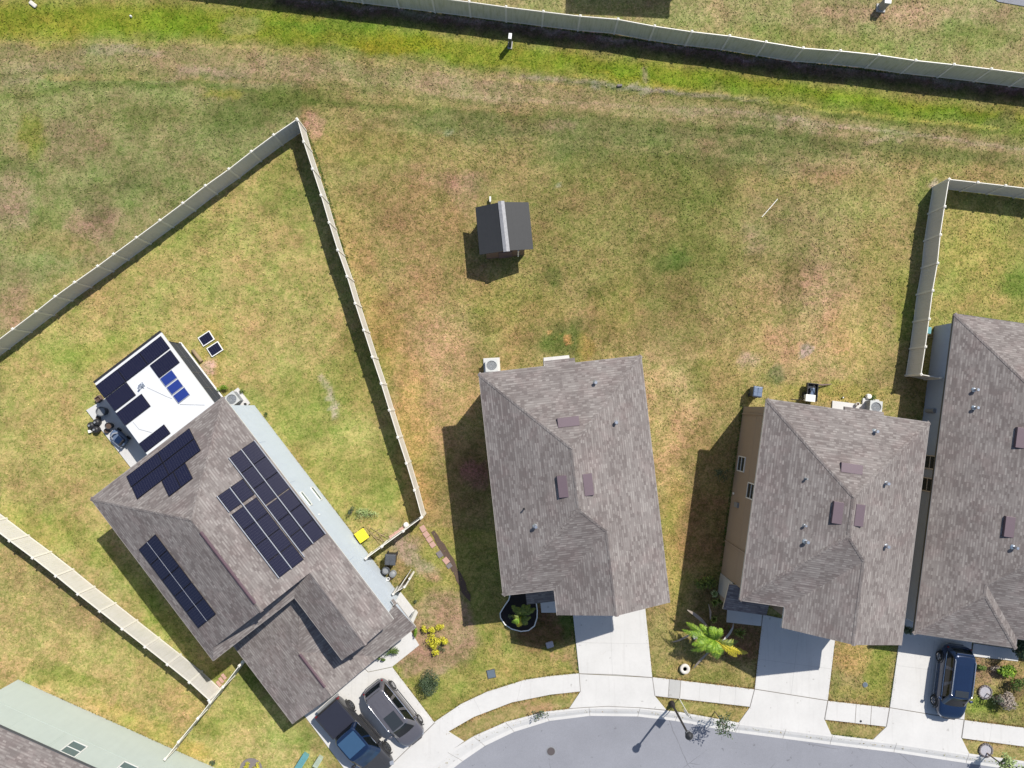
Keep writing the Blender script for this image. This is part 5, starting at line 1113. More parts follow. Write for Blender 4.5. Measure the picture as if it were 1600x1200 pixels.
# palm in the edged bed of the centre house
palm('palm_tree', 'small yellow-green palm growing in the white-edged black mulch bed', 814, 962, 1.15,
     [(258, 1.0, .35, .7, 'f_gold'), (245, .9, .3, .8, 'f_gold'), (272, .95, .3, .8, 'f_gold'), (232, .9, .4, .6, 'f_palm'), (300, .9, .4, .6, 'f_bed'), (60, 1.1, .6, .4, 'f_bed'), (78, 1.0, .7, .3, 'f_bed'), (125, 1.0, .5, .6, 'f_bed'), (35, 1.2, .5, .6, 'f_bed'), (100, .8, .7, .3, 'f_bed'), (330, .8, .4, .7, 'f_bed'), (200, .7, .4, .7, 'f_bed')], 'f_palm', 9, .06, lw=.26)
edge = [(797, 925), (796.5, 932), (795, 937), (787.5, 948), (781.5, 958), (782, 965), (789, 976), (800, 983), (814, 986.5), (826, 985), (835, 978), (839, 965), (839.5, 954), (838, 943), (838, 930)]
struct(MB().prism(P2(edge), -.05, .03).build('planting_bed', 'mulch'))
tag(MB().tube([W(x, y, .06) for x, y in edge], .04, 6).build('bed_edging', 'white', smooth=True), 'thin white curved edging around the black mulch bed', 'edging')
bush('shrub', 'tiny pale plant inside the black mulch bed', 797, 964, .22, .2, .25, 60, .07, 'f_pale', 25)
# croton bed of the solar house
for i, (x, y, s_, nm) in enumerate([(664, 984, .26, 'leftmost of the upper row'), (673, 985, .28, 'second from left in the upper row'), (688, 981, .30, 'rightmost of the upper row'), (675, 1000, .46, 'the biggest, in the middle of the bed'), (689, 1002, .36, 'right of the biggest one'), (697, 1001, .22, 'outermost at the right'), (678, 1012, .30, 'just below the biggest one'), (679, 1019, .28, 'lowest one nearest the lawn')]):
    bush('croton_bush', 'bright yellow bush, '+nm, x, y, s_*1.2, s_*1.2, .6, 300, .10, 'f_yellow', 30+i, clumps=4, group='yellow bushes in the front bed', stems=3)
bush('shrub', 'dark wiry bush between the two yellow clumps at the right', 689, 1014, .3, .3, .4, 140, .08, 'f_dark', 41, clumps=3)
bush('shrub', 'round grey-green shrub on the front lawn near the grey car', 671, 1068, .78, .86, 1.35, 2600, .10, 'f_dark', 42, clumps=13)
bush('shrub', 'leafy hedge clump under the porch roof by the front walk', 611, 1020, .55, .35, .7, 320, .12, 'f_green', 43, clumps=5)
bush('shrub', 'small leafy plant at the end of the porch walk edge', 595, 1030, .3, .22, .5, 120, .11, 'f_green', 44, clumps=3)
bush('shrub', 'yellow-green tuft at the porch roof corner', 649, 990, .2, .42, .5, 150, .12, 'f_palm', 45, clumps=3)
bush('shrub', 'tiny dark plant in the bare soil above the front bed', 649, 940, .18, .12, .2, 60, .08, 'f_dark', 46, clumps=0, stems=2)
bush('shrub', 'pale green sprawling plant by the long blue-grey wall', 571, 803, 1.0, .5, .35, 620, .10, 'f_pale', 47, clumps=9)
bush('shrub', 'dark upright shrub against the blue-grey wall next to the pale sprawling plant', 548, 799, .26, .4, .8, 220, .09, 'f_dark', 48, clumps=3)
bush('shrub', 'bright leafy plants beside the air conditioner of the solar house', 347, 607, .42, .3, .5, 240, .12, 'f_palm', 49, clumps=4)
bush('shrub', 'small dark weed at the corner beyond the pale pad', 378, 612, .28, .3, .35, 90, .09, 'f_green', 50, clumps=2, stems=2)
bush('shrub', 'small dark weed growing on the long wall of the solar house', 414, 649, .2, .25, .4, 70, .1, 'f_green', 51, clumps=2, stems=2)
bush('croton_bush', 'yellow bush at the bottom edge left, left one of the pair', 385, 1197, .3, .3, .5, 180, .08, 'f_yellow', 52, clumps=3)
bush('croton_bush', 'yellow bush at the bottom edge left, right one of the pair', 400, 1198, .3, .3, .5, 180, .08, 'f_yellow', 53, clumps=3)
bush('shrub', 'dark little plant at the mint house foot', 332, 1192, .25, .22, .5, 110, .1, 'f_dark', 54, clumps=2)
bush('shrub', 'weedy green clump by the tan house air conditioner', 1362, 621, .35, .28, .4, 200, .1, 'f_green', 55, clumps=4)
bush('shrub', 'dark hanging leaves at the gap between tan and slate houses', 1418, 984, .4, .5, 1.2, 200, .2, 'f_dark', 56, clumps=3)
bush('shrub', 'small green tuft beside the navy car', 1533, 1046, .45, .35, .5, 200, .15, 'f_green', 57, clumps=3)
bush('shrub', 'lush yellow-green leafy clump at right edge of the slate house bed', 1575, 1049, .8, .42, .8, 520, .24, 'f_palm', 58, clumps=8)
bush('shrub', 'purple-grey twiggy plant left of the lush leafy clump', 1557, 1048, .4, .4, .5, 200, .1, 'f_dry', 59, clumps=3)
bush('shrub', 'dark tall shrub partly cut by the right picture edge beside the slate roof', 1596, 1016, .45, 1.0, 2.4, 700, .2, 'f_dark', 60, clumps=6)
bush('shrub', 'dry greyish bushy plant on the lawn right of the stone ring', 1575, 1096, .62, .62, 1.1, 1300, .16, 'f_dry', 61, clumps=8)
bush('shrub', 'shaded green hedge behind the dry greyish plant at the right edge', 1600, 1070, .9, .6, 1.2, 600, .14, 'f_green', 62, clumps=6)
# mulch circle for the bottom-left pair
c = W(392, 1203, 0); struct(MB().cyl(c.x, c.y, -.05, .025, .78, .76, 28).build('planting_bed', 'paver_grey'))
def stone_ring(label, px, py, r_=.42):
    c = W(px, py, .1); root = thing('tree_ring', label, 'tree ring', (c.x, c.y, 0)); r = rng(int(px)); k = 15
    for i in range(k):
        a = 6.28*i/k; MB().box(c.x+r_*math.cos(a), c.y+r_*math.sin(a), -.02, .13+r.uniform(-.01, .01), .15, .10, a+1.57).build('edging_stone', 'paver_grey', root, bevel=.02)
    MB().cyl(c.x, c.y, 0, .07, r_-.04, r_-.06, 24).build('gravel_fill', 'gravel', root)
stone_ring('round dark-edged gravel ring on the lawn right of the navy car', 1540, 1082); stone_ring('round gravel ring in the verge at the bottom right corner', 1541, 1173)
def sapling(label, px, py, h, spread, nb, nl, mat, seed, ls=.08, lean=(0, 0), tr=.035):
    r = rng(seed); c = W(px, py, 0); root = thing('young_tree', label, 'tree', (c.x, c.y, 0)); t = MB(); f = MB()
    top = Vector((c.x+lean[0], c.y+lean[1], h*.55)); t.tube([(c.x, c.y, 0), (c.x+lean[0]*.4, c.y+lean[1]*.4, h*.3), top], [tr, tr*.8, tr*.6], 7)
    for k in range(nb):
        a = r.uniform(0, 6.28); l = spread*r.uniform(.4, 1); s = Vector((c.x, c.y, 0)).lerp(top, r.uniform(.55, 1)); e_ = s+Vector((math.cos(a)*l, math.sin(a)*l, h*r.uniform(.05, .45))); m_ = s.lerp(e_, .5)+Vector((r.uniform(-.1, .1), r.uniform(-.1, .1), .08))
        t.tube([s, m_, e_], [tr*.5, tr*.3, .005], 5)
        for j in range(nl//nb):
            p = m_.lerp(e_, r.uniform(-.2, 1.05))+Vector((r.uniform(-1, 1), r.uniform(-1, 1), r.uniform(-1, 1)))*.16; d = Vector((r.uniform(-1, 1), r.uniform(-1, 1), r.uniform(-.5, .5))).normalized(); u = d.cross(Vector((r.uniform(-.4, .4), r.uniform(-.4, .4), 1))).normalized(); l2 = ls*r.uniform(.7, 1.4)
            f.face([p-d*l2, p+u*l2*.45, p+d*l2, p-u*l2*.45], 0, r.random())
    t.build('trunk', 'bark', root); f.build('crown', mat, root)
sapling('thin sparse young tree in the verge leaning over the kerb right of the street lamp', 1117, 1112, 2.9, .75, 16, 260, 'f_dark', 71, .07, (.1, -.1))
sapling('slim staked sapling growing in the gravel ring beside the navy car', 1541, 1083, 1.6, .35, 7, 50, 'f_dark', 72, .06)
sapling('feathery young tree in the gravel ring at the bottom right corner', 1541, 1176, 3.0, 1.0, 18, 620, 'f_pale', 73, .09, (.25, -.2), .05)
sapling('tiny twiggy sapling lying low in the verge left of the centre driveway', 832, 1112, .9, .5, 7, 70, 'f_dark', 74, .07, (.5, .2), .015)

# ============================================================ STREET FURNITURE AND SMALL THINGS
def street_lamp():
    c = W(1049.6, 1099, 0); root = thing('street_lamp', 'tall dark street lamp post on the verge beside the centre driveway', 'street lamp', (c.x, c.y, 0)); h = 4.15
    MB().lathe(c.x, c.y, [(.20, 0), (.20, .08), (.15, .14), (.13, .45), (.09, .52), (.075, .6), (.06, h-.1), (.075, h-.06), (.075, h), (0.001, h)], 16).build('pole', 'lampiron', root, smooth=True)
    MB().lathe(c.x, c.y, [(.07, h), (.10, h+.05), (.17, h+.16), (.17, h+.20), (.001, h+.20)], 16).build('lantern_base', 'black', root, smooth=True)
    MB().lathe(c.x, c.y, [(.14, h+.20), (.21, h+.50), (.001, h+.50)], 16).build('lantern_globe', 'lampglass', root, smooth=True)
    MB().lathe(c.x, c.y, [(.24, h+.49), (.25, h+.53), (.18, h+.62), (.08, h+.70), (.03, h+.74), (.001, h+.80)], 16).build('lamp_cap', 'black', root, smooth=True)
street_lamp()
c = W(1061, 1091, 0); sg = thing('road_sign', 'slim pale sign post with small dark sign plate beside the street lamp', 'sign', (c.x, c.y, 0))
MB().tube([(c.x, c.y, 0), (c.x, c.y, 2.75)], .028, 8).build('pole', 'pvc', sg); MB().box(c.x-.02, c.y-.03, 1.95, 2.8, .5, .02, R(-38)).build('sign_plate', 'grey', sg)
c = W(1070, 1045, .15); wr = thing('round_planter', 'white round disc-shaped planter with dark centre hole on the verge lawn', 'planter', (c.x, c.y, 0))
MB().lathe(c.x, c.y, [(.28, 0), (.34, .12), (.34, .2), (.31, .26), (.16, .26), (.13, .2)], 28).build('rim', 'offwhite', wr, smooth=True); MB().cyl(c.x, c.y, .02, .2, .15, .14, 20).build('soil_fill', 'iron', wr)
# utility lids
def lid(label, px, py, sx, sy, rot, mat, round_=False, z=.012, name='utility_cover'):
    c = W(px, py, z); root = thing(name, label, 'utility cover', (c.x, c.y, 0))
    if round_: MB().cyl(c.x, c.y, z-.03, z, sx, sx, 28).build('frame_ring', 'grey', root); MB().cyl(c.x, c.y, z-.02, z+.012, sx*.84, sx*.84, 28).build('lid', mat, root)
    else: MB().box(c.x, c.y, -.05, z+.02, sx*1.15, sy*1.15, rot).build('frame_ring', 'darkgrey', root, bevel=.02); MB().box(c.x, c.y, 0, z+.035, sx, sy, rot).build('lid', mat, root, bevel=.02)
lid('round reddish manhole cover in the road at the bottom', 861, 1174, .31, 0, 0, 'iron', True, -.085, 'manhole_cover')
lid('blue-grey square utility lid in the solar house front lawn', 767.5, 1053, .5, .5, .2, 'lid_teal'); lid('dark oval utility lid on the grass between two driveways', 1352, 1070, .17, 0, 0, 'lid_teal', True, .02)
lid('small dark valve cap at the sidewalk edge right of the tan house driveway', 1345, 1127, .08, 0, 0, 'black', True, .06)
def box_on_pad(name, label, px, py, sx, sy, h, rot, mat, cat='utility box', top='white'):
    c = W(px, py, h); root = thing(name, label, cat, (c.x, c.y, 0)); MB().box(c.x, c.y, -.05, .06, sx*1.5, sy*1.4, rot).build('pad', 'concrete_patch', root)
    MB().box(c.x, c.y, .06, h-.05, sx, sy, rot).build('cabinet', mat, root, bevel=.01); MB().box(c.x, c.y, h-.05, h, sx*1.1, sy*1.1, rot).build('cabinet_lid', top, root, bevel=.02)
box_on_pad('utility_box', 'narrow white-topped utility post just below the long beige fence', 797, 56, .2, .36, 1.25, -.1, 'darkgrey')
box_on_pad('utility_box', 'white utility box at the very top of the picture beyond the long fence', 1388, 0, .4, .4, 1.0, -.1, 'grey')
# air conditioners
def aircon(label, px, py, rot, sz=.82, h=.85):
    c = W(px, py, h); root = thing('air_conditioner', label, 'air conditioner', (c.x, c.y, 0), rot)
    MB().box(0, 0, -.05, .1, sz*1.35, sz*1.35).build('pad', 'concrete', root, local=True, bevel=.01)
    MB().box(0, 0, .1, h-.06, sz*.94, sz*.94).build('housing', 'grey', root, local=True, bevel=.02)
    top = MB(); n = 28; k = sz/2
    sq = [(k*max(-1, min(1, 1.5*math.cos(2*math.pi*(i+.5)/n))), k*max(-1, min(1, 1.5*math.sin(2*math.pi*(i+.5)/n)))) for i in range(n)]; ci = [(k*.84*math.cos(2*math.pi*(i+.5)/n), k*.78*math.sin(2*math.pi*(i+.5)/n)) for i in range(n)]
    for i in range(n): j = (i+1) % n; top.face([(*sq[i], h), (*sq[j], h), (*ci[j], h), (*ci[i], h)]); top.face([(*sq[j], h), (*sq[i], h), (*sq[i], h-.08), (*sq[j], h-.08)]); top.face([(*ci[i], h), (*ci[j], h), (*ci[j], h-.16), (*ci[i], h-.16)])
    top.build('top_cover', 'acgrey', root, local=True)
    fb = MB().cyl(0, 0, h-.2, h-.18, k*.84, k*.84, 24).build('fan_well', 'darkgrey', root, local=True); bl = MB()
    for b in range(3):
        a = 2.09*b+.5; q = [(.07*math.cos(a), .07*math.sin(a), h-.13), (k*.7*math.cos(a-.25), k*.7*math.sin(a-.25), h-.16), (k*.74*math.cos(a+.1), k*.74*math.sin(a+.1), h-.12), (k*.66*math.cos(a+.45), k*.66*math.sin(a+.45), h-.09), (.07*math.cos(a+1.2), .07*math.sin(a+1.2), h-.1)]; bl.face(q)
    bl.cyl(0, 0, h-.17, h-.07, .09, .09, 14); bl.build('fan', 'steel', root, local=True); g_ = MB()
    for rr in (.25, .42, .6, .76): g_.tube([(k*rr*math.cos(2*math.pi*i/20), k*rr*math.sin(2*math.pi*i/20), h+.012) for i in range(21)], .005, 4)
    for i in range(12): a = 2*math.pi*i/12; g_.tube([(.08*math.cos(a), .08*math.sin(a), h+.03), (k*.78*math.cos(a), k*.78*math.sin(a), h+.004)], .004, 4)
    g_.build('fan_guard', 'steel', root, local=True)
aircon('square white air conditioner at the back corner of the centre house', 768, 571, R(3)); aircon('air conditioner tucked between the patio screen and blue-grey wall corner of the solar house', 361.5, 624, R(38)); aircon('air conditioner behind the tan house next to the weedy clump', 1369, 636, R(-6))
c = W(376, 622, .1); MBp = MB().box(c.x, c.y, -.05, .12, .55, 1.35, R(38)); struct(MBp.build('equipment_pad', 'concrete'))
# bins
def wheelie(label, px, py, sx, sy, h, rot, mat, lidm):
    c = W(px, py, h); root = thing('wheeled_bin', label, 'bin', (c.x, c.y, 0), rot)
    MB().box(0, 0, .08, h-.08, sx*.80, sy*.80, taper=1.13).build('bin_body', mat, root, local=True, bevel=.03)
    l = MB().mesh([(-sx/2, -sy/2, h-.08), (sx/2, -sy/2, h-.08), (sx/2, sy/2, h-.05), (-sx/2, sy/2, h-.05), (-sx*.42, -sy*.42, h-.02), (sx*.42, -sy*.42, h-.02), (sx*.42, sy*.4, h+.02), (-sx*.42, sy*.4, h+.02)], [(4, 5, 6, 7), (0, 1, 5, 4), (1, 2, 6, 5), (2, 3, 7, 6), (3, 0, 4, 7), (3, 2, 1, 0)]); l.box(0, 0, h-.0, h+.025, .04, sy*.8).box(0, sy*.02, h-.01, h+.02, sx*.8, .03); l.build('lid', lidm, root, local=True, bevel=.02)
    MB().tube([(-sx*.4, sy*.52, h-.1), (sx*.4, sy*.52, h-.1)], .02, 6).build('handle', mat, root, local=True)
    for s in (1, -1): MB().mesh([(s*sx*.42+o*.03, sy*.36+.12*math.cos(a), .12+.12*math.sin(a)) for o in (-1, 1) for a in [6.283*i/14 for i in range(14)]], [tuple(range(14)), tuple(range(27, 13, -1))]+[(i, (i+1) % 14, 14+(i+1) % 14, 14+i) for i in range(14)]).build('wheel', 'rubber', root, local=True)
wheelie('blue-grey wheeled bin standing behind the tan house corner', 1184.5, 612, .62, .72, 1.08, R(172), 'darkgrey', 'bluelid')
wheelie('large black wheeled bin beside the solar house wall below the short fence', 609.5, 875, .72, .74, 1.1, R(-3), 'black', 'darkgrey')
def pot(label, px, py, r_, h, mat='black', name='plant_pot', cat='pot', z=0, fill='soil'):
    c = W(px, py, h+z); root = thing(name, label, cat, (c.x, c.y, z)); MB().lathe(c.x, c.y, [(r_*.75, z), (r_*.95, z+h*.8), (r_, z+h*.82), (r_, z+h), (r_*.86, z+h), (r_*.8, z+h*.8)], 20).build('pot', mat, root, smooth=True); MB().cyl(c.x, c.y, z+h*.6, z+h*.82, r_*.82, r_*.82, 18).build('pot_fill', fill, root)
pot('round grey lidded bin just below the large black wheeled bin', 602.5, 892, .26, .75, 'darkgrey', 'round_bin', 'bin', 0, 'grey')
pot('white bucket by the wall below the round grey bin', 606, 905, .12, .4, 'white', 'bucket', 'bucket', 0, 'grey'); pot('black bucket next to the white bucket', 609.5, 903, .14, .35, 'black', 'bucket', 'bucket')
c = W(613.5, 897, .3); tg = thing('garden_spool', 'blue-grey oval hose spool next to the buckets', 'hose reel', (c.x, c.y, 0), .5); MB().lathe(0, 0, [(.2, .0), (.24, .1), (.14, .14), (.14, .3), (.24, .34), (.2, .42), (.001, .42)], 18).build('spool', 'grey', tg, local=True, smooth=True)
pot('large round dark tub on the back slab of the solar house', 157, 643, .33, .55, 'darkgrey', 'round_tub', 'tub', .08, 'grey')
pot('dark pot with brown soil on the slab left of the blue kiddie car', 169, 665.5, .24, .4, 'black', 'plant_pot', 'pot', .08); pot('small dark pot at the slab edge below the soil pot', 166, 673.5, .18, .25, 'black')
for i, (x, y, t_) in enumerate([(140.5, 665, 'leftmost of three black round jugs on the grass'), (149.5, 660, 'upper right of three black round jugs on the grass'), (148, 671.5, 'lower right of three black round jugs on the grass')]):
    c = W(x, y, .4); jg = thing('black_jug', t_, 'jug', (c.x, c.y, 0), group='black jugs beside the back slab'); MB().lathe(c.x, c.y, [(.2, 0), (.24, .05), (.24, .32), (.17, .40), (.06, .44), (.06, .5), (.001, .5)], 18).build('jug', 'black', jg, smooth=True); MB().cyl(c.x, c.y, .5, .54, .07, .07, 12).build('jug_cap', 'grey', jg)
c = W(139.5, 674, .2); MBx = MB().box(c.x, c.y, 0, .2, .2, .2, .3).build('white_block', 'pvc', bevel=.02); tag(MBx, 'small pale block next to the black jugs', 'block')
pot('small dark pot on the grass touching the slab edge beside the jugs', 152.5, 653, .14, .3, 'black')
c = W(152.5, 623.5, .35); bx = thing('wooden_crate', 'open square brown crate on the grass at the upper slab corner', 'crate', (c.x, c.y, 0), F1.ang)
for a, b, sx, sy in ((0, .17, .36, .04), (0, -.17, .36, .04), (.17, 0, .04, .3), (-.17, 0, .04, .3)): MB().box(a, b, 0, .35, sx, sy).build('side', 'brown', bx, local=True)
MB().box(0, 0, .0, .2, .3, .3).build('crate_floor', 'soil', bx, local=True)
# covered ride-on toy / kettle shaped item on the slab
def kiddie():
    a, b = W(172, 672, .4), W(200, 696, .4); c = (a+b)/2; root = thing('toy_car', 'blue and silver child ride-on car on the back slab of the solar house', 'toy car', (c.x, c.y, .08), heading(b, a))
    body_loft([(-.62, .22, .16, .40), (-.55, .34, .12, .48), (-.2, .40, .10, .50), (.25, .40, .10, .50), (.5, .34, .12, .46), (.64, .2, .18, .38)], 'body', 'bluelid', root, 2)
    lpart(root, 'side_skirt', 'lampglass', lambda m_: m_.box(-.1, .40, .18, .40, 1.0, .14), bevel=.06)
    lpart(root, 'windscreen', 'lampglass', lambda m_: m_.tube([(.2, -.28, .5), (.32, -.12, .72), (.32, .12, .72), (.2, .28, .5)], .05, 8), smooth=True)
    lpart(root, 'seat', 'p_navy', lambda m_: m_.box(-.2, 0, .48, .62, .5, .5), bevel=.06)
    lpart(root, 'seat_back', 'black', lambda m_: m_.box(-.48, 0, .5, .8, .1, .5), bevel=.04)
    for x in (-.42, .42):
        for y in (-.36, .36): wheel(root, x, y, .15, .12, 'grey')
kiddie()
# yellow slatted table
c = W(565, 837, .5); yt = thing('yellow_table', 'bright yellow slatted plastic table on the grass by the blue-grey wall', 'table', (c.x, c.y, 0), R(35)); m_ = MB()
for i in range(8): m_.box(-.32+i*.092, 0, .46, .5, .085, .74)
m_.box(0, 0, .42, .46, .7, .7); m_.build('tabletop', 'yellow', yt, local=True, bevel=.01)
for a, b in ((-.3, -.32), (.3, -.32), (.3, .36), (-.3, .36)): MB().box(a, b, 0, .46, .07, .07).build('leg', 'black', yt, local=True)
# canes beside the short fence
r = rng(91)
for i in range(11):
    c = W(588+r.uniform(-9, 12), 838+r.uniform(-8, 9), .05); a = r.choice([.35, .1, .9, 2.3, 2.6, -.9])+r.uniform(-.2, .2); l = r.uniform(.35, .75); z = .03+.02*(i % 3)
    o = MB().tube([(c.x-l*math.cos(a), c.y-l*math.sin(a), z), (c.x+l*math.cos(a), c.y+l*math.sin(a), z+.05)], .014, 5).build('cane', 'wood'); tag(o, 'thin weathered cane lying in the loose pile by the short fence', 'cane', 'loose canes on the grass')
for i, (x, y) in enumerate([(613, 838), (621, 832), (629, 826)]):
    c = W(x, y, 0); o = MB().box(c.x, c.y, -.02, .05, .42, .26, R(30)).build('paving_stone', 'paver', bevel=.02); tag(o, 'pinkish paving stone in the row against the short fence', 'paver', 'pavers along the short fence')
c = W(634.5, 820, .1); tag(MB().lathe(c.x, c.y, [(.1, 0), (.19, .08), (.17, .2), (.08, .26), (.001, .27)], 9).build('pale_rock', 'pvc', smooth=True), 'pale rock on the grass against the short fence', 'rock')
# stepping stones in the soil strip
for i, (x, y, m2, l, lb) in enumerate([(661, 826, 'paver', .5, 'first pinkish stone, touching the fence corner post'), (666, 835, 'paver', .45, 'second pinkish stone from the fence corner'), (671, 843, 'paver', .42, 'third pinkish stone from the fence corner'), (676, 851, 'paver', .42, 'fourth pinkish stone, right above the dark gap'), (687, 866, 'paver_grey', .5, 'dark grey stone in the middle of the row'), (697, 876, 'paver', .5, 'single pink stone below the dark grey one'), (702, 884, 'paver_grey', .35, 'last grey stone before the house shadow')]):
    c = W(x, y, 0); tag(MB().box(c.x, c.y, -.02, .045, .36, l*.86, R(32+(i*7) % 9)).build('stepping_stone', m2, bevel=.02), lb, 'stepping stone', 'stepping stones along the soil strip')
# loose small panels on the lawn
for x, y, lb in ((322, 529, 'small framed solar panel lying on the grass, the upper left one'), (335.5, 545.5, 'small framed solar panel lying on the grass, the lower right one')):
    c = W(x, y, .1); sp = thing('portable_solar_panel', lb, 'solar panel', (c.x, c.y, 0), R(33), group='portable panels on the lawn')
    MB().box(0, 0, .04, .09, .92, .72).build('frame', 'white', sp, local=True, bevel=.008); MB().box(0, 0, .08, .096, .80, .60).build('cell_sheet', 'solar', sp, local=True)
    for a in (-.3, .3): MB().box(a, 0, 0, .04, .04, .6).build('foot', 'grey', sp, local=True)
tag(MB().tube([W(1190.5, 339, .03), W(1203, 325, .05), W(1215, 311, .03)], .022, 6).build('plastic_pipe', 'pvc'), 'thin white plastic pipe lying in the open lawn', 'pipe')
tag(MB().tube([W(301, 547, .1), W(315, 565, .12)], .13, 8).build('rolled_mat', 'wood', smooth=True), 'straw coloured rolled mat on the grass by the patio screen', 'rolled mat')
# cart behind the tan house
def cart():
    c = W(1268, 614, .45); root = thing('garden_cart', 'black garden cart loaded with a white box behind the tan house', 'cart', (c.x, c.y, 0), R(-6))
    MB().box(0, .05, .3, .36, .72, 1.2).box(-.34, .05, .36, .6, .05, 1.2).box(.34, .05, .36, .6, .05, 1.2).box(0, .63, .36, .6, .7, .05).build('tray', 'black', root, local=True, bevel=.01)
    MB().tube([(-.18, -.1, .62), (-.1, .35, .75), (0, .52, .75), (.1, .35, .75), (.2, -.1, .62)], .03, 6).build('handle_frame', 'black', root, local=True); MB().box(.02, .1, .37, .55, .3, .5).build('load', 'bluelid', root, local=True, bevel=.04)
    for s in (1, -1): MB().mesh([(s*.42+o*.04, -.15+.2*math.cos(a), .2+.2*math.sin(a)) for o in (-1, 1) for a in [6.283*i/16 for i in range(16)]], [tuple(range(16)), tuple(range(31, 15, -1))]+[(i, (i+1) % 16, 16+(i+1) % 16, 16+i) for i in range(16)]).build('wheel', 'rubber', root, local=True)
    b = W(1266.5, 622, .75); bx = thing('storage_box', 'white plastic box resting on the black garden cart', 'box', (b.x, b.y, .36), R(-6)); MB().box(0, 0, 0, .36, .6, .42).build('box_body', 'white', bx, local=True, bevel=.03); MB().box(0, 0, .36, .40, .64, .46).box(.2, 0, .40, .42, .06, .25).build('lid', 'white', bx, local=True, bevel=.01)
cart()
o = MB().tube([W(1269, 600.5, .4), W(1285, 601.5, .25), W(1300, 600, .1)], [.03, .07, .02], 6).build('folded_parasol', M['darkred'] if 'darkred' in M else 'brown'); tag(o, 'dark reddish folded parasol leaning out from the garden cart', 'parasol')
o = MB().tube([W(1236, 624, .2), W(1247, 625, .35), W(1257, 623, .5), W(1251, 619, .3)], .03, 6).build('garden_hose', 'black'); tag(o, 'dark hose coiled against the wall left of the garden cart', 'hose')
pot('white round pot on the back step of the tan house', 1341, 631.5, .12, .35, 'white'); pot('tiny dark sprinkler head in the grass behind the tan house', 1318, 621, .06, .12, 'black', 'sprinkler', 'sprinkler', 0, 'white')
c = W(1359, 619.5, .3); tag(MB().lathe(c.x, c.y, [(.1, 0), (.2, .1), (.16, .28), (.001, .34)], 8).build('pale_rock', 'pvc'), 'pale rock beside the air conditioner of the tan house', 'rock')
# teal benches at the bottom edge
def bench(label, px, py, l, wd, h, rot, mat, px2):
    c = W(px, py, h); root = thing('garden_bench', label, 'bench', (c.x, c.y, 0), rot); m_ = MB()
    for i in range(5): m_.box(0, -wd/2+wd*(i+.5)/5, h-.04, h, l, wd/5-.012)
    m_.build('seat', mat, root, local=True, bevel=.006)
    for a in (-1, 1): MB().box(a*l*.4, 0, 0, h-.04, .06, wd*.9).build('leg', mat, root, local=True)
bench('long teal bench cut by the bottom edge left of the pickup', 470, 1193, 1.3, .42, .45, R(58), 'teal', 0); bench('short pale green bench next to the long teal one', 496, 1192, .75, .34, .4, R(58), 'palegreen', 0)
c = W(348, 1060, 0); 
for i, (x, y) in enumerate([(350, 1057), (346, 1062.5), (342, 1068)]):
    c = W(x, y, 0); tag(MB().box(c.x, c.y, -.02, .06, .2, .42, R(38)).build('paving_stone', 'paver', bevel=.02), 'reddish paver by the thin white fence in the side yard', 'paver', 'pavers by the thin white fence')
c = W(1512, 524, .3); gb = thing('green_bucket', 'pale turquoise bin between the beige fence and slate house', 'bin', tuple(W(1450.5, 516, .5))[:2]+(0,)); q = W(1450.5, 516, .5)
MB().box(q.x, q.y, 0, .5, .34, .42, -.15).build('bin_body', 'lid_teal', gb, bevel=.03); MB().box(q.x, q.y, .5, .54, .38, .46, -.15).build('lid', 'teal', gb, bevel=.02)
for i, y in enumerate((523, 527)):
    tag(MB().tube([W(1450+0, y+.5, .1), W(1459, y-.8, .1)], .03, 5).build('timber_batten', 'wood'), ('upper' if i == 0 else 'lower')+' of two pale battens on the ground beside the slate house wall', 'batten')
c = W(883, 0, 0)
c = W(52, 7, 0); tag(MB().box(c.x, c.y, -.02, .10, .58, .28, R(-38)).build('pale_rock', 'offwhite', bevel=.06), 'elongated white stone slab in the bright grass at the top left corner', 'rock')
for x, y, s_, lb in ((52, 7, 0, 'larger white stone in the bright grass at the top left corner'), (205, 26, .16, 'small white stone in the bright grass at the top'), (72, 232, .0, '')):
    if s_: c = W(x, y, 0); tag(MB().lathe(c.x, c.y, [(s_*.5, 0), (s_*.5, .06), (s_*.3, .14), (.001, .16)], 7).build('pale_rock', 'white'), lb, 'rock')
for x, y, lb in ((968, 134, 'dark flat stone in the thatch line below the bright grass'),): c = W(x, y, 0); tag(MB().box(c.x, c.y, -.02, .1, .35, .16, .1).build('flat_stone', 'paver_grey', bevel=.03), lb, 'stone')
o = MB().box(*W(859, 1007, 0)[:2], -.02, .12, .5, .42, .3).build('pale_rock', 'gravel', bevel=.08); tag(o, 'grey lump of rock in the shade left of the centre driveway', 'rock')
o = MB().box(*W(1086, 995, .1)[:2], 0, .2, .3, .3, .4).build('pale_rock', 'palesheath', bevel=.06); tag(o, 'pale grey stone under the palm fronds of the tan house bed', 'rock')
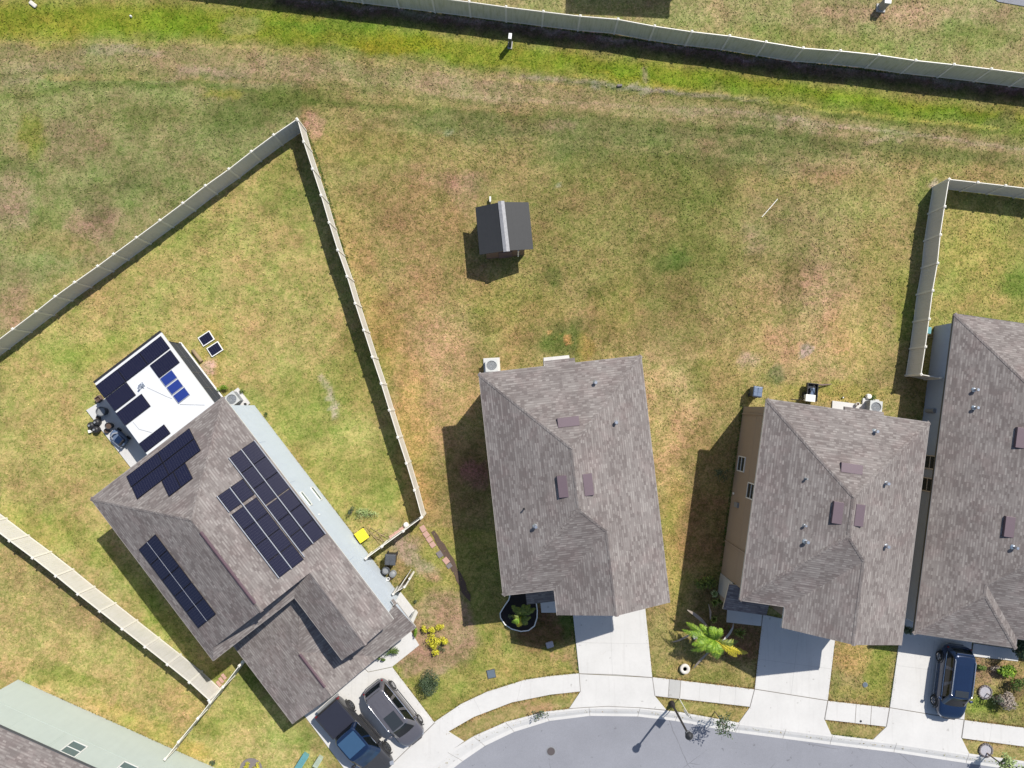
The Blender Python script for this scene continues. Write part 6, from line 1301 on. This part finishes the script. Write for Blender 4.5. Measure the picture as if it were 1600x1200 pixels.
# scattered clumps and blades: fine relief over the open turf, too many to count
BRN, GRN, OLV = (150, 128, 84), (98, 112, 58), (140, 130, 76)
EDGES = [([(1020, 1057), (1178, 1076)], 55, BRN), ([(1024, 1088), (1171, 1105)], 55, BRN), ([(1293, 1094), (1389, 1105)], 50, BRN), ([(1289, 1125), (1384, 1136)], 50, BRN), ([(1507, 1124), (1640, 1141)], 55, BRN), ([(1503, 1154), (1640, 1171)], 50, BRN),
         ([(678, 1128), (720, 1100), (760, 1080), (820, 1061), (862, 1055), (904, 1051)], 40, OLV), ([(695, 1147), (740, 1121), (800, 1098), (860, 1086), (906, 1081)], 45, BRN), ([(893, 960), (904, 1051)], 35, GRN), ([(1007, 960), (1020, 1057)], 30, OLV), ([(1190, 977), (1178, 1076)], 35, BRN), ([(1304, 1000), (1293, 1094)], 45, BRN), ([(1406, 1000), (1390, 1105)], 30, GRN),
         ([(613, 1042), (679, 1129)], 40, OLV), ([(740, 1150), (790, 1128), (850, 1112), (889, 1106)], 30, BRN), ([(1042, 1109), (1153, 1128)], 35, OLV), ([(1300, 1147), (1362, 1155)], 30, GRN)]
for pl_ in ([(477, 199), (493, 240), (511, 300), (536, 388), (575, 520), (620, 668), (664, 806)], [(35, 520), (120, 455), (220, 385), (330, 300), (440, 222), (468, 200)], [(60, 866), (160, 935), (260, 1020), (338, 1086)], [(1416, 586), (1428, 498), (1444, 400), (1460, 292)], [(1460, 292), (1600, 306)], [(430, -12), (560, 5), (679, 19), (792, 35), (902, 49), (1013, 64), (1125, 80), (1237, 95), (1350, 109), (1466, 121), (1600, 137)]): EDGES.append((pl_, 45, GRN))
EDGES += [([(751, 592), (758, 660), (775, 800), (790, 920)], 25, GRN), ([(1160, 630), (1143, 760), (1124, 900)], 30, GRN), ([(398, 640), (480, 742), (560, 845), (622, 922)], 30, OLV), ([(30, 1064), (170, 1126), (318, 1192)], 25, OLV)]
def turf():
    r = np.random.RandomState(7); n = 170000; x = r.uniform(-37, 37, n); y = r.uniform(-28, 29, n); px, py = Wn(x, y)
    paved = [P2(q_) for q_ in ([(890, 930), (905, 1052), (850, 1056), (800, 1066), (740, 1090), (690, 1120), (610, 1035), (560, 1000), (470, 1110), (520, 1230), (640, 1260), (700, 1176), (790, 1130), (920, 1106), (1060, 1114), (1300, 1150), (1700, 1204), (1700, 1146), (1506, 1122), (1520, 985), (1405, 965), (1390, 1104), (1293, 1094), (1306, 985), (1192, 960), (1178, 1076), (1019, 1057), (1006, 930)],)]
    ok = ~inpoly(x, y, paved[0]); ok &= ~inpoly(x, y, P2([(135, 641), (250, 520), (345, 615), (610, 930), (660, 1000), (460, 1140), (120, 780), (215, 715)])); ok &= ~inpoly(x, y, P2(roadpoly))
    ok &= ~inpoly(x, y, P2([(130, 630), (180, 610), (240, 720), (200, 740)]))
    for pl_ in (edge,): ok &= ~inpoly(x, y, P2(pl_))
    x, y = x[ok], y[ok]; px, py = Wn(x, y); ix = np.clip(np.searchsorted(xs, x), 1, len(xs)-1); iy = np.clip(np.searchsorted(ys, y), 1, len(ys)-1); col = C[iy, ix]*(1+(r.rand(len(x), 1)-.5)*.55)
    m = len(x); a = r.uniform(0, 6.28, m); l = r.uniform(.05, .13, m); h = r.uniform(.02, .06, m); V = np.zeros((m, 3, 3)); w_ = l*.42
    V[:, 0] = np.stack([x-np.cos(a)*w_, y-np.sin(a)*w_, np.full(m, -.02)], -1); V[:, 1] = np.stack([x+np.cos(a)*w_, y+np.sin(a)*w_, np.full(m, -.02)], -1)
    b = a+1.57+r.uniform(-.8, .8, m); V[:, 2] = np.stack([x+np.cos(b)*l, y+np.sin(b)*l, h], -1)
    ex_, ey_, ec_ = [], [], []
    for pl_, dens, tone in EDGES:
        Q_ = [W(*q_, 0) for q_ in pl_]
        for a_, b_ in zip(Q_[:-1], Q_[1:]):
            k_ = int((b_-a_).length*dens); t_ = r.rand(k_); nn = Vector((-(b_-a_).y, (b_-a_).x, 0)).normalized(); o_ = r.normal(0, .028, k_)
            ex_.append(a_.x+(b_.x-a_.x)*t_+nn.x*o_); ey_.append(a_.y+(b_.y-a_.y)*t_+nn.y*o_); ec_.append(np.array(alb(*tone))[None]*(.6+.9*r.rand(k_, 1)))
    ex_, ey_, ec_ = np.concatenate(ex_), np.concatenate(ey_), np.concatenate(ec_); k2 = len(ex_); a2 = r.uniform(0, 6.28, k2); l2 = r.uniform(.05, .15, k2); h2_ = r.uniform(.04, .09, k2); V2 = np.zeros((k2, 3, 3)); w2 = l2*.35; b2_ = a2+1.57+r.uniform(-.8, .8, k2)
    V2[:, 0] = np.stack([ex_-np.cos(a2)*w2, ey_-np.sin(a2)*w2, np.full(k2, -.02)], -1); V2[:, 1] = np.stack([ex_+np.cos(a2)*w2, ey_+np.sin(a2)*w2, np.full(k2, -.02)], -1); V2[:, 2] = np.stack([ex_+np.cos(b2_)*l2, ey_+np.sin(b2_)*l2, h2_], -1)
    V = np.concatenate([V, V2]); col = np.concatenate([col, ec_]); m += k2
    me = bpy.data.meshes.new('grass_blades'); me.vertices.add(m*3); me.vertices.foreach_set('co', V.ravel()); me.loops.add(m*3); me.loops.foreach_set('vertex_index', np.arange(m*3)); me.polygons.add(m); me.polygons.foreach_set('loop_start', np.arange(m)*3); me.update(calc_edges=True)
    ca = me.color_attributes.new('soil', 'FLOAT_COLOR', 'POINT'); cc = np.ones((m, 3, 4)); cc[:, :, :3] = col[:, None, :]*1.05; cc[..., 3] = .4; ca.data.foreach_set('color', cc.ravel())
    me.materials.append(M['lawn']); o = bpy.data.objects.new('grass_blades', me); COL.objects.link(o); o['kind'] = 'stuff'
turf()
